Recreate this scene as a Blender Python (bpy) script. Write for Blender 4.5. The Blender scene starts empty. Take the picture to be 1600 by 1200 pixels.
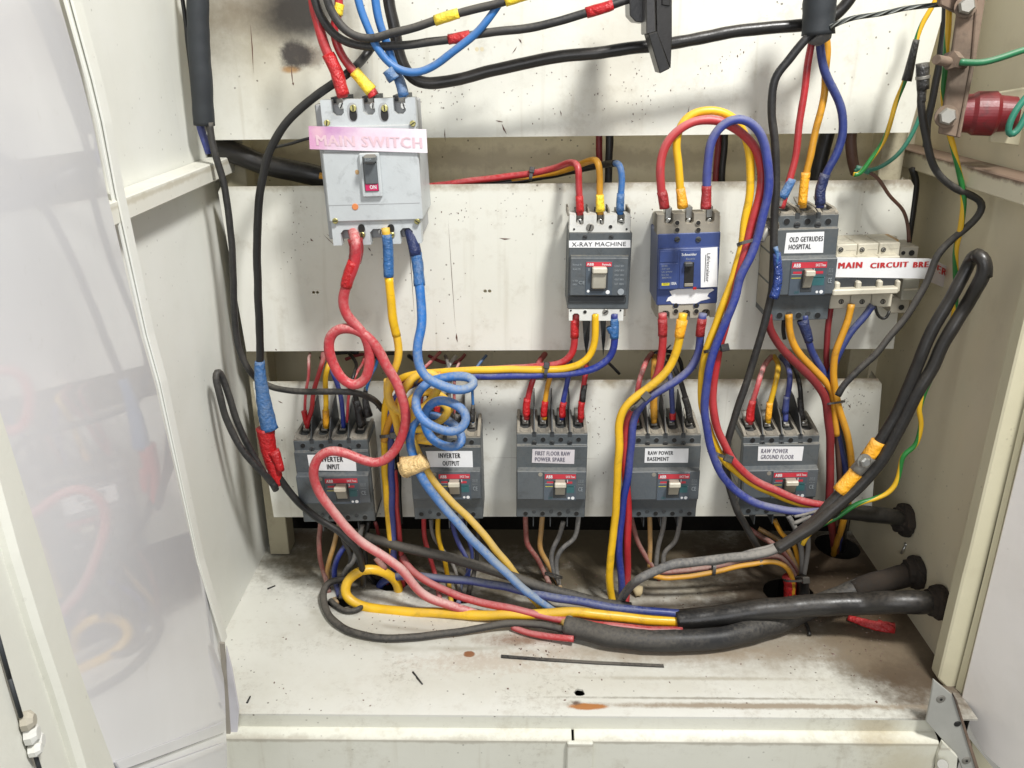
import bpy, bmesh, math, random
from mathutils import Vector, Matrix, noise
from mathutils.geometry import tessellate_polygon
R = math.radians
random.seed(7)
scene = bpy.context.scene
col = scene.collection

# ------------------------------------------------------------------ camera
FPX, PITCH, YAW = 1329.0, R(21.8), R(0.56)
CAM = Vector((0, 0, 0.70))
ROT = Matrix.Rotation(YAW, 3, 'Z') @ Matrix.Rotation(R(90) - PITCH, 3, 'X')
cd = bpy.data.cameras.new('camera'); cam = bpy.data.objects.new('camera', cd); col.objects.link(cam)
cam.location = CAM; cam.rotation_euler = ROT.to_euler()
cd.sensor_width = 36; cd.lens = 36 * FPX / 1600; cd.clip_start = 0.01; cd.clip_end = 100
scene.camera = cam
# ------------------------------------------------------------------ world and lamps (an interior: no sun, no sky)
w = bpy.data.worlds.new('World'); scene.world = w; w.use_nodes = True
bg = w.node_tree.nodes['Background']; bg.inputs[0].default_value = (0.86, 0.88, 0.90, 1); bg.inputs[1].default_value = 0.44
def area(name, loc, target, size, power, color, sy=None):
    l = bpy.data.lights.new(name, 'AREA'); l.energy = power; l.color = color
    l.shape = 'RECTANGLE'; l.size = size; l.size_y = sy or size
    o = bpy.data.objects.new(name, l); o.location = loc
    o.rotation_euler = (Vector(target) - Vector(loc)).to_track_quat('-Z', 'Y').to_euler(); col.objects.link(o)
area('tube_lamp', (0.58, 0.02, 1.95), (-0.12, 1.0, 0.25), 0.24, 54, (1.0, 0.99, 0.965), 0.26)
area('fill_light', (-0.15, -1.3, 1.0), (0.25, 0.9, 0.25), 1.2, 16, (0.96, 0.97, 1.0), 1.2)  # added fill with no visible source, brightens the right wall and door
scene.view_settings.view_transform = 'Standard'; scene.view_settings.look = 'None'
scene.view_settings.exposure = -0.20; scene.view_settings.gamma = 1.0

# ------------------------------------------------------------------ where a point of the photograph lies in the place
def ray(px, py): return ROT @ Vector(((px - 800) / FPX, (600 - py) / FPX, -1))
def at(px, py, Y): d = ray(px, py); return CAM + d * (Y / d.y)
def fl(px, py, h=0.0): d = ray(px, py); return CAM + d * ((h - .7) / d.z)
def onx(px, py, X): d = ray(px, py); return CAM + d * (X / d.x)
DN = Vector((math.cos(R(14.311)) * math.cos(R(2.98)), math.sin(R(14.311)) * math.cos(R(2.98)), math.sin(R(2.98)))); DC = -0.12569
def ond(px, py, off=0.0): d = ray(px, py); return CAM + d * ((DC + off - CAM.dot(DN)) / d.dot(DN))
def pt(p, D):
    d = p[2] if len(p) > 2 and p[2] is not None else D
    return fl(p[0], p[1], -d) if d <= 0 else at(p[0], p[1], d)
def depth(v): return -(ROT.transposed() @ (v - CAM)).z

# ------------------------------------------------------------------ materials
class NT:
    def __init__(s, name):
        s.m = bpy.data.materials.new(name); s.m.use_nodes = True; s.t = s.m.node_tree; s.t.nodes.clear()
        s.out = s.n('ShaderNodeOutputMaterial'); s.b = s.n('ShaderNodeBsdfPrincipled'); s.l(s.b.outputs[0], s.out.inputs[0])
        s.geo = s.n('ShaderNodeNewGeometry'); s.pos = s.geo.outputs['Position']; s.nor = s.geo.outputs['Normal']
    def n(s, t, **k):
        x = s.t.nodes.new(t)
        for a, v in k.items(): setattr(x, a, v)
        return x
    def l(s, a, b): s.t.links.new(a, b)
    def put(s, sock, v):
        if hasattr(v, 'links'): s.l(v, sock)
        elif isinstance(v, (tuple, list)) and len(v) == 3 and sock.type == 'RGBA': sock.default_value = (*v, 1)
        else: sock.default_value = v
    def math(s, op, a, b=0.0, clamp=False):
        x = s.n('ShaderNodeMath', operation=op); x.use_clamp = clamp; s.put(x.inputs[0], a); s.put(x.inputs[1], b); return x.outputs[0]
    def vm(s, op, a, b):
        x = s.n('ShaderNodeVectorMath', operation=op); s.put(x.inputs[0], a); s.put(x.inputs[1], b); return x.outputs
    def rng(s, v, a, b, c=0.0, d=1.0):
        x = s.n('ShaderNodeMapRange'); x.interpolation_type = 'SMOOTHSTEP'
        for i, q in enumerate((v, a, b, c, d)): s.put(x.inputs[i], q)
        return x.outputs[0]
    def noise(s, scale, detail=4, rough=.55, vec=None, dist=0.0):
        x = s.n('ShaderNodeTexNoise'); s.l(vec or s.pos, x.inputs['Vector']); x.inputs['Scale'].default_value = scale
        x.inputs['Detail'].default_value = detail; x.inputs['Roughness'].default_value = rough; x.inputs['Distortion'].default_value = dist
        return x.outputs[0]
    def mix(s, f, a, b):
        x = s.n('ShaderNodeMix', data_type='RGBA'); s.put(x.inputs[0], f); s.put(x.inputs[6], a); s.put(x.inputs[7], b); return x.outputs[2]
    def sep(s, v): x = s.n('ShaderNodeSeparateXYZ'); s.l(v, x.inputs[0]); return x.outputs
    def bump(s, h, strength=.2, dist=.001):
        x = s.n('ShaderNodeBump'); x.inputs['Strength'].default_value = strength; x.inputs['Distance'].default_value = dist
        s.l(h, x.inputs['Height']); s.l(x.outputs[0], s.b.inputs['Normal'])
    def fin(s, colr, rough=.5, metal=0.0, coat=0.0, spec=None):
        s.put(s.b.inputs['Base Color'], colr); s.put(s.b.inputs['Roughness'], rough); s.put(s.b.inputs['Metallic'], metal)
        if coat: s.b.inputs['Coat Weight'].default_value = coat; s.b.inputs['Coat Roughness'].default_value = .04
        if spec is not None: s.b.inputs['Specular IOR Level'].default_value = spec
        return s.m

def plastic(name, c, rough=.42, dust=.25, dustc=(.42, .38, .31), vary=.12, metal=0.0, thr=.45, coat=0.0, wrinkle=0.0, grime=.0):
    s = NT(name)
    n1 = s.noise(22, 3); n2 = s.noise(240, 3, .65); n3 = s.noise(7, 3)
    base = s.mix(s.rng(n1, .3, .7), tuple(x * (1 - vary) for x in c), tuple(min(1, x * (1 + vary)) for x in c))
    if grime: base = s.mix(s.math('MULTIPLY', s.rng(s.noise(48, 5, .72, dist=.6), .53, .68), grime), base, tuple(x * .35 + .012 for x in c))
    up = s.rng(s.sep(s.nor)[2], thr - .55, thr + .5)
    pat = s.rng(s.math('ADD', s.math('MULTIPLY', n2, .35), s.math('MULTIPLY', n3, .65)), .36, .62)
    f = s.math('MULTIPLY', s.math('MULTIPLY', s.math('ADD', s.math('MULTIPLY', up, .85), .15), pat), dust, True)
    colr = s.mix(f, base, dustc)
    rg = s.math('ADD', rough, s.math('MULTIPLY', f, .4), True)
    h = n2
    if wrinkle:
        uv = s.n('ShaderNodeUVMap'); x_ = s.sep(uv.outputs[0])
        spiral = s.math('FRACT', s.math('ADD', s.math('MULTIPLY', x_[1], 95.0), s.math('ADD', x_[0], s.math('MULTIPLY', s.noise(30, 2), 1.3))))
        h = s.math('ADD', s.math('MULTIPLY', s.noise(95, 2, .5, dist=1.5), wrinkle), s.math('ADD', n2, s.math('MULTIPLY', spiral, .8)))
    s.bump(h, .25 if not wrinkle else .8, .0006 if not wrinkle else .0025)
    return s.fin(colr, rg, metal, coat)

def blob(s, colr, c, sc, r0, r1, bc, k, ns, na, detail=5):
    d = s.vm('LENGTH', s.vm('MULTIPLY', s.vm('SUBTRACT', s.pos, tuple(c))[0], tuple(1 / q for q in sc))[0], (0, 0, 0))[1]
    nn = s.math('MULTIPLY', s.math('SUBTRACT', s.math('ADD', s.math('MULTIPLY', s.noise(ns, detail, .65), .7), s.math('MULTIPLY', s.noise(ns * 6, 4, .7), .3)), .5), na * 2.0)
    f = s.math('MULTIPLY', s.rng(s.math('ADD', d, nn), r0, r1, 1.0, 0.0), k)
    return s.mix(f, colr, bc)

def ring(s, colr, c, sc, w_, bc, k):
    d = s.vm('LENGTH', s.vm('MULTIPLY', s.vm('SUBTRACT', s.pos, tuple(c))[0], tuple(1 / q for q in sc))[0], (0, 0, 0))[1]
    d = s.math('ABSOLUTE', s.math('SUBTRACT', s.math('ADD', d, s.math('MULTIPLY', s.math('SUBTRACT', s.noise(16, 3), .5), .25)), 1.0))
    f = s.math('MULTIPLY', s.math('MULTIPLY', s.rng(d, 0.0, w_, 1.0, 0.0), s.rng(s.noise(11, 3), .40, .62)), k)
    return s.mix(f, colr, bc)

def paint(name, c=(.76, .74, .655), blobs=(), speck=.6, grime=.35, zlines=(), rough=.42, streak=.25, gc=(.36, .31, .22), mottle=0.0):
    """old cream enamel on sheet steel: cloudy tone, fly specks, grime near given heights, stains and other toned patches where they are"""
    s = NT(name)
    n1 = s.noise(3.2, 4); n2 = s.noise(28, 5, .7); n3 = s.noise(420, 2, .6)
    base = s.mix(s.rng(n1, .3, .7), c, tuple(x * q for x, q in zip(c, (.90, .895, .86))))
    base = s.mix(s.math('MULTIPLY', s.rng(n2, .52, .78), grime), base, gc)
    st = s.n('ShaderNodeMapping'); st.inputs['Scale'].default_value = (60, 60, 3.5); s.l(s.pos, st.inputs[0])
    base = s.mix(s.math('MULTIPLY', s.rng(s.noise(1, 3, .6, st.outputs[0]), .57, .75), streak), base, (.45, .41, .31))
    z = s.sep(s.pos)[2]
    for (z0, half, k, zc) in zlines:
        d = s.math('ABSOLUTE', s.math('SUBTRACT', z, z0))
        d = s.math('ADD', d, s.math('MULTIPLY', s.math('SUBTRACT', n2, .5), half * 2.6))
        base = s.mix(s.math('MULTIPLY', s.rng(d, half * .1, half, 1.0, 0.0), k), base, zc)
    for b in blobs: base = ring(s, base, *b[1:]) if b[0] == 'ring' else blob(s, base, *b)
    if mottle: base = s.mix(s.math('MULTIPLY', s.rng(s.noise(110, 6, .8), .47, .70), s.math('MULTIPLY', s.rng(s.noise(10, 3, .6), .46, .66), mottle)), base, (.24, .20, .14))
    v = s.n('ShaderNodeTexVoronoi'); v.inputs['Scale'].default_value = 85; s.l(s.pos, v.inputs['Vector'])
    f = s.math('MULTIPLY', s.rng(s.math('ADD', v.outputs['Distance'], s.math('MULTIPLY', n3, .12)), .13, .18, 1.0, 0.0),
               s.rng(s.noise(9, 2), .44, .60))
    base = s.mix(s.math('MULTIPLY', f, speck), base, (.07, .05, .03))
    s.bump(s.math('ADD', s.math('MULTIPLY', n2, 1.0), s.math('MULTIPLY', s.noise(9, 2), 3.0)), .3, .0012)
    return s.fin(base, s.math('ADD', rough, s.math('MULTIPLY', n2, .2)))

BLK = (.022, .021, .020)
M = {}
def cabm(key, c, **k):
    k.setdefault('grime', .38); k['dust'] = min(1, k.get('dust', .25) * 1.15 + .06)
    M[key] = plastic(key + '_insulation', c, **k)
cabm('red', (.42, .018, .024), dust=.45, dustc=(.56, .30, .28), rough=.33)
cabm('pink', (.50, .032, .045), dust=.85, dustc=(.66, .44, .40), rough=.34, thr=.35)
cabm('maroon', (.20, .014, .018), dust=.25, dustc=(.3, .16, .14))
cabm('dullred', (.26, .06, .05), dust=.8, dustc=(.36, .25, .21), thr=.1)
cabm('yellow', (.80, .47, .012), dust=.22, dustc=(.50, .38, .17), rough=.33)
cabm('amber', (.62, .29, .015), dust=.35, dustc=(.42, .31, .17), rough=.4)
cabm('dustyellow', (.80, .48, .03), dust=.75, dustc=(.56, .41, .17), rough=.5, thr=.1)
cabm('ochre', (.50, .27, .07), dust=.8, dustc=(.36, .29, .2), thr=.1)
cabm('blue', (.018, .15, .46), dust=.9, dustc=(.29, .33, .37), rough=.38, thr=.12)
cabm('skyblue', (.012, .14, .42), dust=.4, dustc=(.30, .33, .36), rough=.4)
cabm('navy', (.014, .03, .17), dust=.7, dustc=(.20, .21, .25), rough=.38, thr=.4)
cabm('royal', (.015, .032, .24), dust=.8, dustc=(.20, .205, .28), rough=.36, thr=.3)
cabm('black', (.011,.011,.011), dust=.24, dustc=(.085, .075, .062), rough=.36)
cabm('dustblack', (.015, .015, .016), dust=.75, dustc=(.115, .103, .085), rough=.45, thr=.3)
cabm('greywire', (.10, .10, .10), dust=.9, dustc=(.28, .26, .23), rough=.6, thr=0.0)
cabm('brown', (.10, .04, .025), dust=.3)
cabm('sheath', (.013, .0125, .012), dust=.42, dustc=(.09, .075, .058), rough=.30)
cabm('sleeve', (.022, .026, .030), dust=.25, dustc=(.07, .07, .07), rough=.6)
cabm('teal', (.02, .17, .11), dust=.35, dustc=(.2, .28, .22))
cabm('green', (.01, .15, .06), dust=.15)
cabm('tape_red', (.46, .010, .013), dust=.15, dustc=(.5, .2, .18), wrinkle=1.0, rough=.35)
cabm('tape_maroon', (.30, .01, .014), dust=.2, dustc=(.4, .2, .18), wrinkle=.8, rough=.4)
cabm('tape_blue', (.02, .11, .30), dust=.6, dustc=(.32, .36, .38), wrinkle=.8, rough=.42, thr=.2)
cabm('tape_navy', (.008, .02, .09), dust=.2, wrinkle=.8)
cabm('tape_yellow', (.86, .62, .03), dust=.2, wrinkle=1.0)
cabm('tape_orange', (.88, .40, .01), dust=.2, wrinkle=1.0)
cabm('tape_black', (.014, .014, .015), dust=.2, wrinkle=.9, rough=.35)
M['tape_gold'] = plastic('old_masking_tape', (.72, .50, .22), dust=.1, rough=.3, wrinkle=2.0, vary=.3)
def striped():
    s = NT('green_yellow_insulation'); uv = s.n('ShaderNodeUVMap'); x = s.sep(uv.outputs[0])
    f = s.math('FRACT', s.math('ADD', x[0], s.math('MULTIPLY', x[1], 9.0)))
    g = s.math('GREATER_THAN', f, .52)
    s.bump(s.noise(200, 2), .2, .0005)
    return s.fin(s.mix(g, (.70, .42, .02), (.02, .18, .035)), .38)
M['stripe'] = striped()
def strand():
    s = NT('stranded_bare_wire'); uv = s.n('ShaderNodeUVMap'); x = s.sep(uv.outputs[0])
    f = s.math('SINE', s.math('MULTIPLY', s.math('ADD', s.math('MULTIPLY', x[0], 3.0), s.math('MULTIPLY', x[1], 60.0)), 6.283))
    s.bump(f, .9, .002)
    return s.fin(s.mix(s.rng(f, -1, 1), (.05, .055, .05), (.24, .25, .23)), .5, .3)
M['strand'] = strand()
M['tie'] = plastic('black_nylon', (.016, .016, .018), dust=.3, rough=.3)
M['case'] = plastic('grey_breaker_plastic', (.075, .088, .096), rough=.45, dust=.8, dustc=(.25, .225, .18), vary=.08, thr=.55, grime=.45)
M['case_front'] = plastic('grey_breaker_front_plastic', (.080, .094, .106), rough=.38, dust=.5, dustc=(.24, .23, .20), vary=.08, grime=.5, thr=.3)
M['case_dark'] = plastic('dark_breaker_plastic', (.035, .040, .044), rough=.5, dust=.4, dustc=(.2, .18, .15))
M['case_dusty'] = plastic('dusty_terminal_housing', (.22, .205, .175), rough=.7, dust=.9, dustc=(.36, .32, .25), vary=.25, thr=.1)
M['plate'] = plastic('rating_plate_print', (.072, .092, .115), rough=.3, dust=.2)
M['tealpatch'] = plastic('teal_print', (.03, .12, .13), rough=.3, dust=.2)
M['hole'] = plastic('screw_recess_black', (.006, .006, .006), rough=.6, dust=.1)
M['cream'] = plastic('cream_toggle_plastic', (.62, .58, .47), rough=.35, dust=.3, dustc=(.4, .35, .25))
M['white'] = plastic('white_terminal_plastic', (.66, .66, .62), rough=.4, dust=.45, dustc=(.4, .36, .3), grime=.3)
M['toggle_grey'] = plastic('grey_toggle_plastic', (.34, .32, .26), rough=.35, dust=.3)
M['main_grey'] = plastic('light_grey_breaker_plastic', (.50, .53, .54), rough=.4, dust=.35, dustc=(.42, .39, .32), vary=.06, grime=.3)
M['main_side'] = plastic('grey_breaker_side', (.34, .35, .36), rough=.45, dust=.4)
M['beige'] = plastic('beige_breaker_plastic', (.40, .37, .30), rough=.5, dust=.5, dustc=(.42, .37, .28))
M['navyface'] = plastic('navy_breaker_plastic', (.035, .062, .20), rough=.33, dust=.3, dustc=(.2, .22, .3), grime=.3)
M['mcb'] = plastic('ivory_breaker_plastic', (.60, .56, .45), rough=.4, dust=.35, dustc=(.36, .31, .22), grime=.3)
M['clearish'] = plastic('translucent_grey_plastic', (.38, .37, .31), rough=.3, dust=.3)
M['paper'] = plastic('white_paper_label', (.80, .80, .80), rough=.6, dust=.15, dustc=(.6, .58, .52), vary=.03)
M['paper_old'] = plastic('stained_paper_label', (.62, .58, .60), rough=.6, dust=.4, vary=.06)
M['ink'] = plastic('black_ink', (.02, .02, .022), rough=.6, dust=.0, vary=0)
M['ink_grey'] = plastic('faded_grey_ink', (.16, .15, .19), rough=.6, dust=.0, vary=.2)
M['ink_red'] = plastic('red_ink', (.50, .03, .03), rough=.6, dust=.0, vary=.05)
M['ink_pale'] = plastic('faded_pink_ink', (.70, .50, .55), rough=.6, dust=0, vary=.1)
M['print'] = plastic('white_print', (.75, .76, .76), rough=.5, dust=.1, vary=0)
M['print_grey'] = plastic('pale_grey_print', (.30, .33, .35), rough=.5, dust=.1, vary=.1)
M['stripe_red'] = plastic('red_brand_stripe', (.52, .03, .05), rough=.35, dust=.15, vary=.03)
M['magenta'] = plastic('magenta_print', (.55, .01, .10), rough=.4, dust=.05, vary=.02)
M['orange_dot'] = plastic('orange_plastic', (.75, .25, .08), rough=.4, dust=.1)
M['yellow_print'] = plastic('yellow_print', (.75, .65, .03), rough=.4, dust=.1)
M['screw'] = plastic('zinc_screw', (.55, .55, .52), rough=.28, dust=.35, dustc=(.3, .28, .22), metal=.9, vary=.2)
M['brass'] = plastic('brass_screw', (.46, .42, .16), rough=.3, dust=.2, metal=.8, vary=.3)
M['dullmetal'] = plastic('dull_steel', (.30, .29, .26), rough=.45, dust=.5, dustc=(.32, .28, .22), metal=.6, vary=.25)
M['rust'] = plastic('rusty_steel', (.14, .095, .068), rough=.8, dust=.7, dustc=(.26, .205, .15), vary=.6, thr=.1, grime=.95)
M['insulator'] = plastic('red_resin_insulator', (.13, .006, .010), rough=.38, dust=.35, dustc=(.2, .07, .06), vary=.25, grime=.6)
M['gland'] = plastic('cracked_black_rubber', (.02, .015, .011), rough=.85, dust=.5, dustc=(.06, .042, .028), vary=.3, thr=.2)
M['hinge'] = plastic('bare_zinc_plate', (.42, .42, .385), rough=.5, dust=.3, metal=.25, vary=.08)
M['foam'] = plastic('old_foam', (.45, .36, .20), rough=.9, dust=.3, vary=.3)
M['shade_black'] = plastic('painted_shade', (.03, .028, .025), rough=.9, dust=.2)  # near-black stands in for shade in the hidden spaces
M['navytape'] = plastic('blue_shiny_film', (.02, .05, .22), rough=.18, dust=.4, dustc=(.35, .36, .4), wrinkle=2.0)

# ------------------------------------------------------------------ object helpers
def tag(o, label=None, cat=None, group=None, kind=None):
    if label: o['label'] = label
    if cat: o['category'] = cat
    if group: o['group'] = group
    if kind: o['kind'] = kind
    return o
def empty(name, loc, label, cat, group=None, tilt=0.0, kind=None):
    o = bpy.data.objects.new(name, None); o.location = loc; o.rotation_euler = (0, -tilt, 0); o.empty_display_size = .01
    col.objects.link(o); return tag(o, label, cat, group, kind)
def mk(name, vs, fs, mat, parent=None, origin=None, smooth=False, uv=None):
    """verts given in the parent's space (or the world for a top-level object)"""
    og = Vector(origin) if origin is not None else sum((Vector(v) for v in vs), Vector()) / len(vs)
    me = bpy.data.meshes.new(name); me.from_pydata([Vector(v) - og for v in vs], [], fs)
    if uv:
        ul = me.uv_layers.new(name='UVMap')
        for i, q in enumerate(uv): ul.data[i].uv = q
    me.materials.append(M[mat] if isinstance(mat, str) else mat)
    if smooth: me.polygons.foreach_set('use_smooth', [True] * len(me.polygons))
    me.update()
    o = bpy.data.objects.new(name, me); o.location = og; o.parent = parent; col.objects.link(o)
    return o
def bevel_mesh(o, w, seg=1):
    bm = bmesh.new(); bm.from_mesh(o.data)
    bmesh.ops.recalc_face_normals(bm, faces=bm.faces)
    bmesh.ops.bevel(bm, geom=list(bm.edges), offset=w, segments=seg, profile=.6, affect='EDGES', clamp_overlap=True)
    bm.to_mesh(o.data); bm.free(); return o
BF = [(0, 3, 2, 1), (4, 5, 6, 7), (0, 1, 5, 4), (1, 2, 6, 5), (2, 3, 7, 6), (3, 0, 4, 7)]
def box(name, x0, x1, y0, y1, z0, z1, mat, parent=None, bev=0.0):
    vs = [(x0, y0, z0), (x1, y0, z0), (x1, y1, z0), (x0, y1, z0), (x0, y0, z1), (x1, y0, z1), (x1, y1, z1), (x0, y1, z1)]
    o = mk(name, vs, BF, mat, parent)
    return bevel_mesh(o, bev) if bev else o
def extr(name, poly, vec, mat, parent=None, bev=0.0, smooth=False):
    """poly: closed outline (3-D points), extruded by vec"""
    n = len(poly); vec = Vector(vec); a = [Vector(p) for p in poly]; b = [p + vec for p in a]
    fs = [tuple(range(n))[::-1], tuple(range(n, 2 * n))] + [(i, (i + 1) % n, n + (i + 1) % n, n + i) for i in range(n)]
    o = mk(name, a + b, fs, mat, parent)
    bm = bmesh.new(); bm.from_mesh(o.data); bmesh.ops.recalc_face_normals(bm, faces=bm.faces); bm.to_mesh(o.data); bm.free()
    return bevel_mesh(o, bev) if bev else o
def prism(name, prof, x0, x1, mat, parent=None, bev=0.0):
    return extr(name, [(x0, y, z) for y, z in prof], (x1 - x0, 0, 0), mat, parent, bev)
def plate(name, outer, holes, vec, mat, parent=None):
    """flat sheet with real holes; outer and holes are lists of 3-D points, thickness along vec"""
    vec = Vector(vec); loops = [[Vector(p) for p in outer]] + [[Vector(p) for p in h] for h in holes]
    tri = tessellate_polygon(loops); flat = [p for l in loops for p in l]; n = len(flat)
    fs = [tuple(t) for t in tri] + [tuple(n + i for i in reversed(t)) for t in tri]
    k = 0
    for l in loops:
        m = len(l); fs += [(k + i, k + (i + 1) % m, n + k + (i + 1) % m, n + k + i) for i in range(m)]; k += m
    o = mk(name, flat + [p + vec for p in flat], fs, mat, parent)
    bm = bmesh.new(); bm.from_mesh(o.data); bmesh.ops.recalc_face_normals(bm, faces=bm.faces); bm.to_mesh(o.data); bm.free()
    return o
def ell(c, ax, ay, n=20, jag=0.0):
    c, ax, ay = Vector(c), Vector(ax), Vector(ay)
    return [c + (ax * math.cos(2 * math.pi * i / n) + ay * math.sin(2 * math.pi * i / n)) * (1 + random.uniform(-jag, jag)) for i in range(n)]
def cyl(name, p0, p1, r0, r1, mat, parent=None, n=14, smooth=True, bev=0):
    p0, p1 = Vector(p0), Vector(p1); d = (p1 - p0).normalized(); a = d.orthogonal().normalized(); b = d.cross(a)
    vs = [p + (a * math.cos(2 * math.pi * i / n) + b * math.sin(2 * math.pi * i / n)) * r for p, r in ((p0, r0), (p1, r1)) for i in range(n)]
    fs = [(i, (i + 1) % n, n + (i + 1) % n, n + i) for i in range(n)] + [tuple(range(n))[::-1], tuple(range(n, 2 * n))]
    o = mk(name, vs, fs, mat, parent)
    if smooth:
        for i in range(n): o.data.polygons[i].use_smooth = True
    return o
def lathe(name, p0, axis, prof, mat, parent=None, n=20, facet=None):
    """prof: (distance along axis, radius)"""
    p0 = Vector(p0); d = Vector(axis).normalized(); a = d.orthogonal().normalized(); b = d.cross(a); vs = []
    for t, r in prof:
        for i in range(n):
            th = 2 * math.pi * i / n
            vs.append(p0 + d * t + (a * math.cos(th) + b * math.sin(th)) * r)
    fs = []
    for k in range(len(prof) - 1):
        fs += [(k * n + i, k * n + (i + 1) % n, (k + 1) * n + (i + 1) % n, (k + 1) * n + i) for i in range(n)]
    fs += [tuple(range(n))[::-1], tuple(range((len(prof) - 1) * n, len(prof) * n))]
    return mk(name, vs, fs, mat, parent, smooth=False)
def catmull(P, step=.004):
    P = [P[0] * 2 - P[1]] + P + [P[-1] * 2 - P[-2]]; out = []
    for i in range(1, len(P) - 2):
        p0, p1, p2, p3 = P[i - 1:i + 3]; n = max(2, int((p2 - p1).length / step))
        # centripetal parametrisation keeps close points from kinking
        t = [0.0]
        for a, b in ((p0, p1), (p1, p2), (p2, p3)): t.append(t[-1] + max(1e-5, (b - a).length) ** .5)
        for k in range(n):
            u = t[1] + (t[2] - t[1]) * k / n
            A1 = p0 * ((t[1] - u) / (t[1] - t[0])) + p1 * ((u - t[0]) / (t[1] - t[0]))
            A2 = p1 * ((t[2] - u) / (t[2] - t[1])) + p2 * ((u - t[1]) / (t[2] - t[1]))
            A3 = p2 * ((t[3] - u) / (t[3] - t[2])) + p3 * ((u - t[2]) / (t[3] - t[2]))
            B1 = A1 * ((t[2] - u) / (t[2] - t[0])) + A2 * ((u - t[0]) / (t[2] - t[0]))
            B2 = A2 * ((t[3] - u) / (t[3] - t[1])) + A3 * ((u - t[1]) / (t[3] - t[1]))
            out.append(B1 * ((t[2] - u) / (t[2] - t[1])) + B2 * ((u - t[1]) / (t[2] - t[1])))
    out.append(P[-2]); return out
def tube(name, pts, D, w0, mat, parent=None, w1=None, n=10, flat=1.0, wob=.0012, rough=0.0, smoothp=3):
    """a cable through the given points; w0, w1: its width in photograph pixels at its ends (turned into a real radius)"""
    W = [pt(p, D) for p in pts]
    path = catmull(W) if len(W) > 2 else [W[0].lerp(W[1], i / 6) for i in range(7)]
    for _ in range(smoothp):
        path = [path[0]] + [(path[i - 1] + path[i] * 2 + path[i + 1]) / 4 for i in range(1, len(path) - 1)] + [path[-1]]
    rr = [(w0 if w1 is None else w0 + (w1 - w0) * i / (len(path) - 1)) / 2 / FPX for i in range(len(path))]
    if w1 is None:
        dm = depth(path[len(path) // 2]); rr = [r * dm for r in rr]
    else: rr = [r * depth(p) for r, p in zip(rr, path)]
    vs, L = [], 0.0; t = (path[1] - path[0]).normalized(); a = t.orthogonal().normalized(); lens = []
    for i, p in enumerate(path):
        t2 = (path[min(i + 1, len(path) - 1)] - path[max(i - 1, 0)])
        if t2.length > 1e-9: t = t2.normalized()
        a = (a - t * a.dot(t)).normalized(); b = t.cross(a)
        if i: L += (p - path[i - 1]).length
        lens.append(L)
        q = p + Vector((noise.noise(p * 30), noise.noise(p * 30 + Vector((9, 0, 0))), noise.noise(p * 30 + Vector((0, 9, 0))))) * wob
        r = rr[i] * (1 + .05 * noise.noise(p * 70))
        for k in range(n):
            th = 2 * math.pi * k / n
            rk = r * (1 + rough * noise.noise(p * 160 + Vector((k * 1.7, 0, 0)))) if rough else r
            v = a * math.cos(th) * rk + b * math.sin(th) * rk * flat
            vs.append(q + v)
    m = len(path); fs, uv = [], []
    for i in range(m - 1):
        for k in range(n):
            fs.append((i * n + k, i * n + (k + 1) % n, (i + 1) * n + (k + 1) % n, (i + 1) * n + k))
            uv += [(k / n, lens[i]), ((k + 1) / n, lens[i]), ((k + 1) / n, lens[i + 1]), (k / n, lens[i + 1])]
    fs += [tuple(range(n))[::-1], tuple(range((m - 1) * n, m * n))]; uv += [(0, 0)] * (2 * n)
    og = path[0]
    if parent: vs = [v - parent.location for v in vs]; og = path[0] - parent.location
    return mk(name, vs, fs, mat, parent, og, True, uv)
def cable(label, mat, w, pts, D=.95, kids=(), group=None, name='electric_wire', cat='wire', w1=None, **k):
    w *= .94 if w < 30 else 1
    o = tube(name, pts, D, w, mat, None, w1, **k); tag(o, label, cat, group)
    for kd in kids:
        nm, km, kw0, kw1, kp = kd[:5]
        if 'sleeve' in nm or 'band' in nm: kw0, kw1 = max(kw0 * .95, w * 1.3), max(kw1 * .95, w * 1.3)
        tube(nm, kp, kd[5] if len(kd) > 5 else D, kw0, km, o, kw1, n=10, rough=(.22 if ('lump' in nm or 'wad' in nm) else .09) if 'tape' in nm else .03, wob=.0012, smoothp=1,
             flat=.92 if 'tape' in nm else 1)
    return o
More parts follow.
